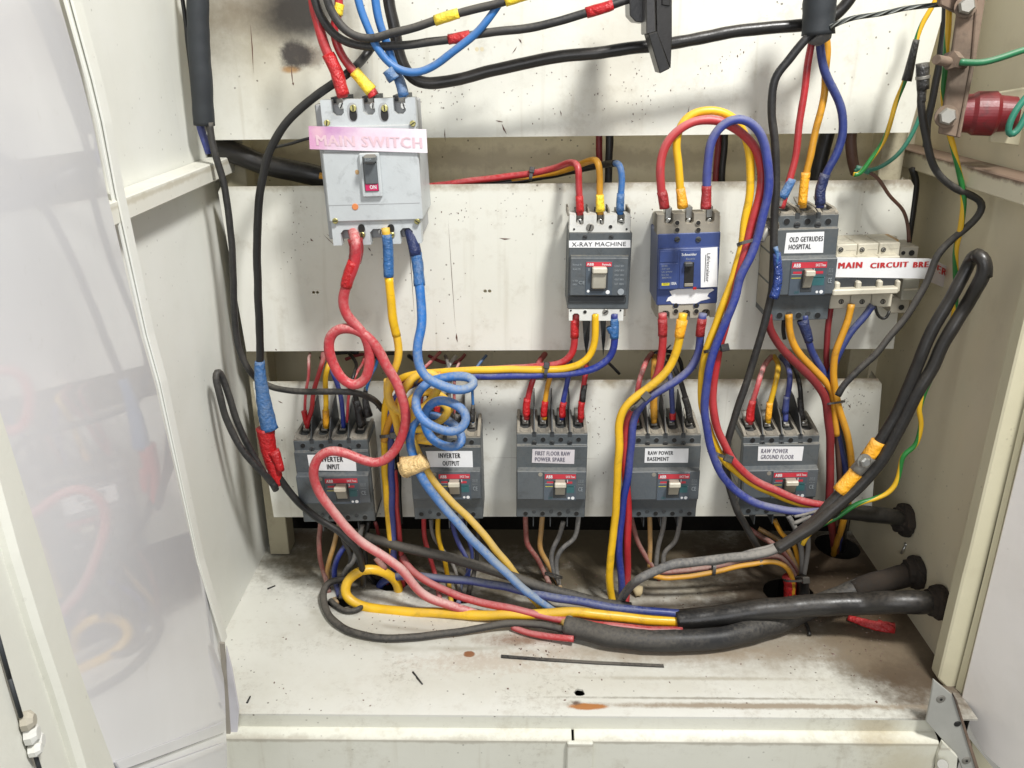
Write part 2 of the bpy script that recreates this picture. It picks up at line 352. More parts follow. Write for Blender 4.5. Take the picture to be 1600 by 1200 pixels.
def tie(px, py, D, span, ang, label, thick=5, dep=None, group='black cable ties round the wire bundles', head=True):
    """nylon tie round a bundle; span = px across it, ang = direction (deg, photograph) across the bundle"""
    c = pt((px, py), D); s = depth(c) / FPX; ca, sa = math.cos(R(ang)), math.sin(R(ang))
    u = (ROT @ Vector((ca, sa, 0))); v = (ROT @ Vector((-sa, ca, 0))); f = ROT @ Vector((0, 0, 1))
    a = span / 2 * s; b = (dep or span * .32) * s; h = thick / 2 * s; n = 22; vs = []
    for i in range(n):
        th = 2 * math.pi * i / n; sq = lambda q: math.copysign(abs(q) ** .75, q)
        dr = u * sq(math.cos(th)) * a + f * sq(math.sin(th)) * b
        for hh, k in ((-h, 1.0), (h, 1.0), (h, 1.13), (-h, 1.13)): vs.append(dr * k + v * hh)
    fs = [(i * 4 + k, i * 4 + (k + 1) % 4, ((i + 1) % n) * 4 + (k + 1) % 4, ((i + 1) % n) * 4 + k) for i in range(n) for k in range(4)]
    og = c; o = mk('cable_tie', [og + q for q in vs], fs, 'tie', None, og); tag(o, label, 'cable tie', group)
    if head:
        hc = u * a * .72 + f * b * .95; e = span * .12 * s + h
        vv = [hc + u * x * e + v * y * e * .9 + f * z * e * .7 for z in (-1, 1) for x, y in ((-1, -1), (1, -1), (1, 1), (-1, 1))]
        bevel_mesh(mk('head', vv, BF, 'tie', o), e * .15)
    return o
def lettering(s, parent, x0, x1, z0, z1, y, mat, bold=.02, name='lettering', rot=0, slant=0.0, warp=0.0):
    """flat printed text filling the given box of the parent's front (normal -Y); thin real mesh"""
    c = bpy.data.curves.new(name, 'FONT'); c.body = s; c.offset = 0; c.resolution_u = 2; c.align_x = 'CENTER'; c.space_character = 1 + bold * 3
    t = bpy.data.objects.new(name, c); col.objects.link(t)
    bpy.context.view_layer.update()
    me = bpy.data.meshes.new_from_object(t.evaluated_get(bpy.context.evaluated_depsgraph_get()))
    bpy.data.objects.remove(t); bpy.data.curves.remove(c)
    base = [v.co.copy() for v in me.vertices]; pf = [tuple(p.vertices) for p in me.polygons]; bpy.data.meshes.remove(me)
    sh = [0.0] if bold < .015 else [-bold, 0.0, bold] if bold < .04 else [-bold, -bold / 2, 0.0, bold / 2, bold]
    N = len(base); me = bpy.data.meshes.new(name)
    me.from_pydata([(q.x + d, q.y, 0) for d in sh for q in base], [], [tuple(i + k * N for i in f) for k in range(len(sh)) for f in pf])
    lay = [k * .00003 for k in range(len(sh)) for _ in base]
    vs = [Vector((v.co.x + slant * v.co.y, v.co.y)) for v in me.vertices]
    if rot == -90: vs = [Vector((v.y, -v.x)) for v in vs]
    if rot == 180: vs = [Vector((-v.x, -v.y)) for v in vs]
    ax, bx = min(v.x for v in vs), max(v.x for v in vs); ay, by = min(v.y for v in vs), max(v.y for v in vs)
    for v, q, ly in zip(me.vertices, vs, lay):
        v.co = Vector((x0 + (q.x - ax) / (bx - ax) * (x1 - x0), y - ly, z0 + (q.y - ay) / (by - ay) * (z1 - z0)))
    og = Vector(((x0 + x1) / 2, y, (z0 + z1) / 2))
    for v in me.vertices: v.co -= og
    me.materials.clear(); me.materials.append(M[mat])
    o = bpy.data.objects.new(name, me); o.location = og; o.parent = parent; col.objects.link(o); return o

# ------------------------------------------------------------------ the cabinet
XL, XR, YB, YF, YP = -.377, .513, 1.15, .748, 1.03
BR = (.20, .145, .085); BR2 = (.13, .09, .055); OLV = (.42, .37, .25)
CR = (.79, .785, .72)
soot = [(at(467, 22, YP), (.060, .03, .036), .3, 1.3, (.014, .010, .007), .95, 20, .4),
        (at(405, 25, YP), (.10, .03, .055), .1, 1.5, (.15, .11, .06), .88, 14, .8),
        (at(462, 86, YP), (.021, .03, .016), .6, 1.15, (.035, .028, .024), .97, 80, .5),
        (at(487, 88, YP), (.018, .03, .016), .3, 1.1, (.14, .10, .07), .7, 60, .6),
        (at(455, 108, YP), (.013, .03, .005), .4, 1.2, (.34, .17, .04), .85, 60, .5),
        (at(440, 110, YP), (.085, .03, .075), .1, 1.35, (.46, .42, .31), .55, 12, .8)]
topm = paint('top_panel_enamel', CR, mottle=.15, blobs=[soot[1], soot[5], soot[0], soot[3], soot[4], soot[2],
        (at(960, 115, YP), (.06, .03, .10), .1, 1.3, (.50, .44, .32), .35, 16, 1.0)], speck=.75, streak=.35)
midm = paint('middle_panel_enamel', CR, zlines=[(.552, .016, .75, BR), (.540, .006, .3, OLV)], speck=.75,
        blobs=[(at(500, 440, YP), (.07, .03, .10), .1, 1.3, (.52, .48, .37), .30, 12, .9), (at(1380, 395, YP), (.06, .03, .008), .2, 1.3, (.30, .22, .12), .7, 40, .6)])  # first patch paints soft shade left of the main switch
lowm = paint('lower_panel_enamel', CR, mottle=.12, zlines=[(.298, .013, .85, BR), (.288, .008, .35, OLV), (.10, .02, .2, OLV)], speck=.75, streak=.4)
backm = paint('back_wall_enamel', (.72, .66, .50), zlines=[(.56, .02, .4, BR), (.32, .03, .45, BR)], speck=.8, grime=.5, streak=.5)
wallm = paint('side_wall_enamel', (.76, .765, .72), speck=.3, grime=.08, streak=.05, gc=(.45, .43, .36),
        blobs=[(onx(385, 760, XL), (.05, .05, .06), .2, 1.4, (.45, .42, .33), .3, 10, .9), (onx(420, 870, XL), (.03, .09, .014), .2, 1.2, (.24, .19, .12), .6, 40, .9)])  # soft beige patch low on the wall, brown band near its foot
wallr = paint('right_wall_enamel', (.74, .68, .515), speck=.35, grime=.12, streak=.06, gc=(.36, .3, .2))
F_ = fl
fl_c = fl(700, 950)
floorm = paint('cabinet_floor_enamel', (.70, .695, .64), speck=.8, grime=.45, mottle=.55, streak=0, gc=(.38, .33, .25), blobs=[
    (F_(690, 985), (.20, .05, .1), .1, 1.4, (.45, .42, .34), .55, 18, 1.1),
    ('ring', fl_c, (.175, .085, .1), .10, (.40, .38, .31), .7), ('ring', fl_c + Vector((.01, .01, 0)), (.135, .060, .1), .12, (.36, .33, .27), .7),
    (F_(560, 865), (.15, .10, .1), .35, 1.3, (.11, .088, .055), .95, 26, .9),
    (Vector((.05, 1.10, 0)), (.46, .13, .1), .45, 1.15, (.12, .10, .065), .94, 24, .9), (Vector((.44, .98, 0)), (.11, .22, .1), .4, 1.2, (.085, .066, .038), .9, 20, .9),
    (F_(900, 1065), (.34, .035, .1), .1, 1.5, (.50, .47, .38), .45, 14, 1.4),
    (F_(470, 838), (.05, .03, .1), .15, 1.3, BR2, .80, 40, 1.2),
    (F_(880, 880), (.27, .12, .1), .35, 1.3, (.115, .093, .06), .96, 20, .9),
    (F_(760, 880), (.10, .04, .1), .1, 1.3, (.42, .40, .36), .4, 60, 2.4),
    (F_(1000, 960), (.20, .04, .1), .1, 1.3, (.30, .24, .17), .8, 22, 1.0),
    (F_(1110, 920), (.11, .025, .1), .1, 1.3, (.45, .40, .30), .75, 40, 1.2),
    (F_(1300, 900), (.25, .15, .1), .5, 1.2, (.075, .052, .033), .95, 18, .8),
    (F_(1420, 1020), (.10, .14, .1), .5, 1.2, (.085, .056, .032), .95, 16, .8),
    (F_(1240, 1010), (.26, .05, .1), .1, 1.3, (.24, .19, .13), .8, 20, 1.0),
    (F_(1010, 1020), (.20, .020, .1), .1, 1.4, (.30, .22, .14), .6, 30, 1.1),
    (F_(805, 1000), (.05, .012, .1), .1, 1.4, (.20, .10, .05), .8, 70, 1.2),
    (F_(1190, 1103), (.26, .0065, .1), .3, 1.1, (.30, .24, .17), .9, 60, .8),
    (F_(1090, 1060), (.16, .004, .1), .1, 1.3, (.32, .28, .2), .55, 70, 1.2),
    (F_(1100, 1091), (.19, .0022, .1), .2, 1.3, (.26, .24, .19), .75, 80, 1.2),
    (F_(917, 1104), (.024, .0060, .1), .6, 1.1, (.40, .15, .03), .95, 90, .5),
    (F_(900, 1098), (.008, .005, .1), .2, 1.1, (.10, .05, .03), .9, 120, .8),
    (F_(733, 1022), (.0075, .006, .1), .8, 1.1, (.24, .085, .025), .95, 150, .5),
    (F_(590, 905), (.045, .022, .1), .3, 1.25, (.05, .04, .03), .9, 50, .9),
    (F_(545, 945), (.040, .022, .1), .3, 1.25, (.09, .07, .05), .8, 50, .9),
    (F_(1000, 925), (.02, .010, .1), .2, 1.3, (.06, .045, .03), .85, 50, .9),
    (F_(770, 1035), (.10, .018, .1), .1, 1.4, (.35, .22, .12), .35, 120, 2.2)])
lipm = paint('front_lip_enamel', (.72, .715, .63), mottle=.3, speck=.4, grime=.4, streak=.3, zlines=[(-.024, .004, .4, BR)],
        blobs=[(Vector((.40, YF, -.01)), (.03, .05, .03), .2, 1.3, (.40, .32, .18), .5, 20, .8), (Vector((.43, .73, -.07)), (.05, .05, .06), .2, 1.3, (.45, .38, .22), .5, 20, .8)])
creamy = paint('frame_enamel', (.62, .58, .42), speck=.3, grime=.12, streak=.05)
white_en = paint('pinkish_door_enamel', (.90, .865, .835), speck=.1, grime=.06, streak=.02)
ribl = paint('left_rail_enamel', (.74, .73, .66), speck=.4, grime=.2, streak=.1, zlines=[(onx(185, 305, XL).z, .004, .5, OLV)])
ribr = paint('right_rail_enamel', (.72, .67, .52), speck=.3, grime=.2, streak=.1, zlines=[(onx(1600, 268, XR).z, .006, .95, (.16, .10, .07))])

cab = empty('cabinet', (0, YB, 0), 'open cream painted steel cabinet with three mounting plates and a dirty floor', 'cabinet')
CP = dict(parent=cab)
def wp(o):    # world-space child of the cabinet root
    return o
off = Vector((0, YB, 0))
def cplate(name, outer, holes, vec, mat): return plate(name, [Vector(p) - off for p in outer], [[Vector(q) - off for q in h] for h in holes], vec, mat, cab)
def cbox(name, x0, x1, y0, y1, z0, z1, mat, bev=.0): return box(name, x0, x1, y0 - YB, y1 - YB, z0, z1, mat, cab, bev)
def cext(name, poly, vec, mat, bev=0): return extr(name, [Vector(p) - off for p in poly], vec, mat, cab, bev)
cplate('side_wall', [(XL, .70, -.5), (XL, YB, -.5), (XL, YB, .98), (XL, .68, .98)], [], (-.004, 0, 0), wallm)
cplate('side_wall', [(XR, .80, -.5), (XR, YB, -.5), (XR, YB, .98), (XR, .80, .98)], [], (.004, 0, 0), wallr)
cplate('back_wall', [(XL, YB, .105), (XR, YB, .105), (XR, YB, .98), (XL, YB, .98)], [], (0, .004, 0), backm)
# added boxes below and behind, coloured near-black for the shade there
cbox('shade_box', XL, XR, 1.42, 1.425, -.5, .11, 'shade_black'); cbox('shade_box', XL, XR, YB, 1.42, .106, .11, 'shade_black')
cbox('light_stop', XL, XR, .735, 1.42, -.505, -.50, 'shade_black')  # added to keep world light from leaking in below
for xx in (XL + .0006, XR - .0016): cbox('shade_liner', xx, xx + .001, .76, YB - .001, -.499, -.0035, 'shade_black')  # added sheets, near-black in place of shade under the floor
for xx in (XL - .004, XR): cbox('shade_box_side', xx, xx + .004, YB + .001, 1.42, -.5, .11, 'shade_black')
holes = [ell(fl(905, 1082), (.0065, 0, 0), (0, .0065, 0), 14, .16), ell(fl(612, 910), (.024, 0, 0), (0, .020, 0), 18, .03),
         ell(fl(1232, 925), (.034, 0, 0), (0, .034, 0), 20, .03), ell(fl(1308, 853), (.032, 0, 0), (0, .036, 0), 22, .02),
         ell(fl(532, 940), (.020, 0, 0), (0, .013, 0), 16, .05), ell(fl(722, 935), (.018, 0, 0), (0, .012, 0), 16, .05),
         ell(fl(868, 932), (.016, 0, 0), (0, .012, 0), 16, .05)]
cplate('floor_panel', [(XL, YF, 0), (XR, YF, 0), (XR, 1.142, 0), (XL, 1.142, 0)], holes, (0, 0, -.0025), floorm)
zlip = at(900, 1140, YF).z
cbox('front_lip', XL, .475, YF, YF + .003, zlip, -.0026, lipm)
# lower doors
zt = at(900, 1145, .742).z; zt2 = at(900, 1158, .734).z
for x0, x1 in ((-.36, at(893, 1150, .74).x), (at(897, 1150, .74).x, at(1466, 1150, .74).x)):
    extr('lower_door', [Vector(p) - off for p in ((x0, .746, zt), (x0, .734, zt2), (x0, .734, -.34), (x0, .752, -.34), (x0, .752, zt))], (x1 - x0, 0, 0), lipm, cab, .0006)
b0, b1 = at(886, 1158, .731), at(927, 1158, .731)
cbox('door_stop', b0.x, b1.x, .728, .7335, -.20, b0.z, lipm, .0015)
# mounting plates with bent lips and drilled holes
def mount(poly, mat, holes=(), lip=True):
    P = [at(x, y, YP) for x, y in poly]
    H = []
    for hx, hy, hr in holes: H.append(ell(at(hx, hy, YP), (hr / 1300, 0, 0), (0, 0, hr / 1300), 10))
    o = cplate('mounting_plate', P, H, (0, .002, 0), mat)
    zt_ = max(p.z for p in P); zb = min(p.z for p in P); tx = [p.x for p in P]
    top = sorted(P, key=lambda p: -p.z)[:2]; bot = sorted(P, key=lambda p: p.z)[:2]
    if lip:
        a, b = sorted(top, key=lambda p: p.x)
        q = extr('bent_lip', [a - off + Vector((0, .0025, -.001)) - P0 for P0 in [o.location]] + [b - off + Vector((0, .0025, -.001)) - o.location,
             b - off + Vector((-.004, .032, -.001)) - o.location, a - off + Vector((.004, .032, -.001)) - o.location], (0, 0, -.002), mat, o)
    a, b = sorted(bot, key=lambda p: p.x)
    extr('bent_lip', [a - off + Vector((0, .0025, .001)) - o.location, b - off + Vector((0, .0025, .001)) - o.location,
         b - off + Vector((-.004, .032, .001)) - o.location, a - off + Vector((.004, .032, .001)) - o.location], (0, 0, .002), mat, o)
    return o
mount([(323, 219), (1421, 207), (1497, -60), (320, -60)], topm, [(745, 77, 3.2), (753, 77, 3.2)], lip=False)
mount([(345, 292), (1423, 281), (1428, 290), (1396, 545), (385, 549), (341, 300)], midm, [(490, 457, 2.6), (496, 457, 2.6), (758, 455, 3), (765, 455, 3), (912, 520, 1.5)])
mount([(395, 597), (1372, 592), (1378, 600), (1361, 806), (428, 808)], lowm, [(776, 604, 1.5), (775, 615, 1.8)])
upm = paint('upright_enamel', (.42, .38, .27), grime=.5, mottle=.6)
# uprights behind the plates
for cx, z0_ in ((-.352, .002), (.452, .11)): cbox('upright', cx - .014, cx + .014, 1.066, 1.10, z0_, .97, upm, .001)
# side rails
def rail(x_wall, pa, pb, pc, mat, y0):
    za = onx(pa[0], pa[1], x_wall).z
    d1, d2 = ray(*pa), ray(*pb); x2 = x_wall * (d1.z / d1.x) / (d2.z / d2.x)
    zc = onx(pc[0], pc[1], x2).z
    cbox('side_rail', min(x_wall, x2), max(x_wall, x2), y0, 1.145, zc, za, mat, .0012); return x2, za, zc
rail(XL + .0005, (182, 297), (185, 312), (194, 347), ribl, .70)
rail(XR - .0005, (1600, 268), (1600, 283), (1600, 322), ribr, .815)
# front frame, right
RF = [(1640, 345), (1594, 530), (1560, 672), (1517, 855), (1505, 900), (1466, 1062), (1495, 1091), (1542, 900), (1600, 660), (1680, 330)]
cext('front_post', [at(x, y, .80) for x, y in RF], (0, .02, 0), creamy, .002)
cext('front_post', [at(x, y, .79) for x, y in [(1519, 1160), (1600, 1262), (1522, 1262)]], (0, .006, 0), creamy)
# front edge of the left wall: folded flange with two ridges
LE = [(84, -40), (90, 0), (126, 125), (143, 192), (165, 300), (218, 525), (240, 600), (305, 880), (345, 1006)]
def strip(name, off0, w_, y, th, mat, bev=.0008):
    L = [(x + off0 * (1 - .8 * max(0, yy) / 1006), yy) for x, yy in LE]; Rr = [(x + (off0 + w_) * (1 - .8 * max(0, yy) / 1006), yy) for x, yy in LE]
    return cext(name, [at(*p, y) for p in L] + [at(*p, y) for p in reversed(Rr)], (0, th, 0), mat, bev)
strip('front_flange', 8, 19, .749, .012, wallm); strip('flange_ridge', 8, 6, .742, .008, wallm); strip('flange_ridge', 19, 4, .744, .008, wallm)
# corner hinge plates
hp = cext('hinge_plate', [at(x, y, .735) for x, y in [(1459, 1062), (1489, 1087), (1495, 1097), (1531, 1215), (1508, 1212), (1497, 1185), (1469, 1152), (1447, 1127), (1454, 1094)]], (0, .003, 0), 'hinge', .0005)
hl = hp.location + off
for (x, y, r) in ((1470, 1092, 6.5), (1510, 1188, 6.5)):
    c = at(x, y, .735) - hl; lathe('rivet', c + Vector((0, -.001, 0)), (0, 1, 0), [(0, r * .7 / 1250), (.0008, r / 1250), (.0012, r / 1250)], 'dullmetal', hp, 16)
    lathe('rivet_hole', c + Vector((0, -.0014, 0)), (0, 1, 0), [(0, r * .28 / 1250), (.0006, r * .28 / 1250)], 'hole', hp, 10)
lathe('rivet', at(1496, 1131, .735) - hl + Vector((0, -.0008, 0)), (0, 1, 0), [(0, 4 / 1250), (.0008, 5 / 1250)], 'hole', hp, 12)
cext('edge_strip', [at(x, y, .733) for x, y in [(1490, 1085), (1495, 1094), (1531, 1205), (1532, 1240), (1529, 1215), (1493, 1097)]], (0, .005, 0), 'rust')
cext('latch_block', [at(x, y, .728) for x, y in [(1474, 1160), (1497, 1183), (1494, 1215), (1462, 1215), (1466, 1180)]], (0, .006, 0), lipm, .001)
cyl('latch_bolt', at(1473, 1195, .726) - off, at(1473, 1195, .716) - off, .006, .0055, 'hinge', cab)
hq = cext('hinge_plate', [at(x, y, .741) for x, y in [(353, 1010), (362, 1045), (373, 1108), (371, 1142), (363, 1215), (356, 1215)]], (0, .003, 0), paint('left_hinge_enamel', (.62, .61, .66), speck=.1, grime=.15, streak=0), .0004)
cext('edge_strip', [at(x, y, .739) for x, y in [(343, 1005), (350, 1006), (357, 1100), (364, 1215), (357, 1215), (351, 1100)]], (0, .003, 0), paint('hinge_gap_tone', (.34, .31, .27), speck=.2, grime=.4, streak=0))  # brown strip set in as the dark gap at the door edge

# ------------------------------------------------------------------ left door: glossy pale sheet, mirror-like
def gloss():
    s = NT('glossy_pale_enamel')
    n1 = s.noise(5, 3); n2 = s.noise(60, 4, .7)
    c = s.mix(s.rng(n1, .3, .7), (.67, .67, .69), (.73, .73, .75))
    c = s.mix(s.math('MULTIPLY', s.rng(n2, .60, .75), .12), c, (.4, .38, .33))
    s.b.inputs['Coat IOR'].default_value = 1.42
    return s.fin(c, .4, 0, .62)
M['gloss'] = gloss()
def subroot(name, loc, label):
    o = bpy.data.objects.new(name, None); o.location = Vector(loc) - off; o.parent = cab; o['label'] = label; o.empty_display_size = .01; col.objects.link(o)
    return o
dr = subroot('door', ond(350, 1100), 'open left door with a glossy pale sheet mirroring the wiring')
drw = Vector(ond(350, 1100))
def dpoly(name, pl, o0, th, mat, parent=dr, bev=0):
    return extr(name, [ond(x, y, o0) - drw for x, y in pl], -DN * th, mat, parent, bev)
dpoly('door_sheet', [(86, -40), (92, 0), (128, 125), (145, 192), (167, 300), (220, 525), (242, 600), (307, 880), (347, 1006), (352, 1100), (357, 1262), (170, 1262), (150, 1140), (0, 660), (-120, 320), (-260, -40)], 0, .0015, 'gloss')
doorm = paint('door_frame_enamel', (.72, .72, .655), speck=.15, grime=.1, streak=.05)
fr = dpoly('door_frame', [(-6, 610), (35, 740), (84, 900), (115, 1010), (150, 1110), (180, 1190), (200, 1262), (150, 1262), (120, 1160), (95, 1080), (65, 990), (28, 870), (-6, 745)], .010, .010, doorm, bev=.003)
dpoly('door_frame', [(-6, 740), (28, 860), (95, 1075), (158, 1262), (-160, 1262), (-160, 400)], .004, .006, doorm, bev=.002)
ln = [(-6, 985), (15, 1060), (33, 1120)]; ln2 = [(52, 1170), (66, 1215), (76, 1262)]
for q in (ln, ln2):
    P = [ond(x, y, .006) - drw for x, y in q]
    for a, b in zip(P, P[1:]): cyl('frame_slit', a, b, .0010, .0010, 'sleeve', dr, 8)  # dark tubes drawn in place of the dark slit in the frame
for (x, y, r, m) in ((36, 1128, .0045, 'beige'), (42, 1148, .005, 'white'), (50, 1160, .0045, 'white'), (47, 1172, .0035, 'white')):
    c = ond(x, y, .005) - drw; lathe('lock_part', c, DN, [(0, r), (.003, r * 1.05), (.005, r * .6)], m, dr, 9)
dpoly('bottom_rail', [(349, 1128), (351, 1145), (190, 1205), (180, 1190)], .002, .002, 'gloss', bev=.0006)
dpoly('bottom_rail', [(351, 1160), (353, 1262), (200, 1262), (197, 1216)], .005, .004, 'gloss', bev=.0008)

# ------------------------------------------------------------------ right door
A, B, C_ = at(1495, 1091, .788), at(1600, 660, .788), at(1700, 1100, .66)
rn = (B - A).cross(C_ - A).normalized()
if rn.dot(CAM - A) < 0: rn = -rn
def onr(px, py, o=0.0): d = ray(px, py); return CAM + d * ((A + rn * o - CAM).dot(rn) / d.dot(rn))
rdo = subroot('door', A, 'open right door with a plain pinkish white inner face')
def rpoly(name, pl, o, th, mat, bev=0): return extr(name, [onr(x, y, o) - A for x, y in pl], -rn * th, mat, rdo, bev)
rpoly('door_sheet', [(1498, 1091), (1503, 1112), (1516, 1148), (1535, 1180), (1560, 1203), (1600, 1228), (1720, 1260), (1800, 1150), (1800, 250), (1690, 330), (1600, 668), (1544, 900)], 0, .018, white_en, .004)
rpoly('edge_gasket', [(1489, 1091), (1500, 1091), (1547, 900), (1603, 660), (1685, 330), (1676, 330), (1594, 660), (1537, 900)], -.004, .004, creamy)
# a room floor far below, so nothing floats
g = box('floor', -3, 3, -3, 3, -.52, -.51, paint('room_floor', (.35, .34, .31), speck=.2)); tag(g, kind='structure')

# ------------------------------------------------------------------ circuit breakers
class Brk:
    """a breaker on its mounting plate; features are given where the photograph shows them, at their distance d in front of the plate"""
    def __init__(s, name, label, cx, ybot, tilt=0.0, cat='circuit breaker', group=None):
        s.R0 = at(cx, ybot, YP); s.tilt = tilt
        s.o = empty(name, s.R0, label, cat, group, tilt); s.I = Matrix.Rotation(tilt, 3, 'Y'); s.cx = cx
        s.ym = ybot - 60
    def L(s, px, py, d): return s.I @ (at(px, py, YP - d) - s.R0)
    def x(s, px, py, d): return s.L(px, py, d).x
    def z(s, py, d, px=None): return s.L(px or s.cx, py, d).z
    def box(s, name, px0, px1, py0, py1, d0, d1, mat, bev=0.0, zd=None, ref=None):
        """px at the front face d1; py0 above py1"""
        r = ref or (py0 + py1) / 2
        return box(name, s.x(px0, r, d1), s.x(px1, r, d1), -d1, -d0, s.z(py1, d1), s.z(py0, d1), mat, s.o, bev)
    def disc(s, name, px, py, d, r, mat, h=.0012, n=14, parent=None, inset=False):
        c = s.L(px, py, d); k = r / 1230
        po = Vector(parent.location) if parent else Vector()
        return lathe(name, c + Vector((0, h * .3, 0)) - po, (0, -1, 0), [(0, k), (h * .8, k), (h, k * .85)], mat, parent or s.o, n)
    def screw(s, px, py, d, r, mat='screw', name='terminal_screw', slot=True):
        o = s.disc(name, px, py, d, r, mat, .0022)
        if slot:
            k = r / 1230; c = s.L(px, py, d) - o.location; a = random.uniform(0, 3.1)
            v = Vector((math.cos(a), 0, math.sin(a))) * k * .8; u = Vector((-math.sin(a), 0, math.cos(a))) * k * .16; y = Vector((0, -.00215, 0))
            extr('slot', [c - v - u + y, c + v - u + y, c + v + u + y, c - v + u + y], (0, .0008, 0), 'hole', o)
        return o
    def well(s, px, py, d, r, name='access_hole', ring='case_front'):
        o = s.disc(name, px, py, d, r * 1.25, ring, .0008, 16)
        c = s.L(px, py, d) - o.location; k = r / 1230
        lathe('bore', c, (0, -1, 0), [(0, k), (.0010, k)], 'hole', o, 14); return o
    def sticker(s, q, d, mat='paper', name='name_label', lines=(), th=.0005, ink='ink', bold=.03, mx=.08):
        """q: four corners TL TR BR BL; lines: (text, u0, u1, v0, v1)"""
        P = [s.L(x, y, d) for x, y in q]
        o = extr(name, P, (0, th, 0), mat, s.o)
        og = o.location
        tl, tr, br, bl = [p - og for p in (P[0], P[1], P[-2], P[-1])]
        for ln in lines:
            t, u0, u1, v0, v1 = ln[:5]; kw = ln[5] if len(ln) > 5 else {}
            f = lambda u, v: tl.lerp(tr, u).lerp(bl.lerp(br, u), v)
            a, b = f(u0, v1), f(u1, v0); ma, mb = f((u0 + u1) / 2, v1), f((u0 + u1) / 2, v0)
            l = lettering(t, o, a.x, b.x, ma.z, mb.z, a.y - .0004, kw.get('ink', ink), kw.get('bold', bold), rot=kw.get('rot', 0), slant=kw.get('slant', 0))
            # follow the slope of the label
            sl = (tr.z - tl.z) / max(1e-6, tr.x - tl.x)
            for v in l.data.vertices: v.co.z += sl * v.co.x
        return o

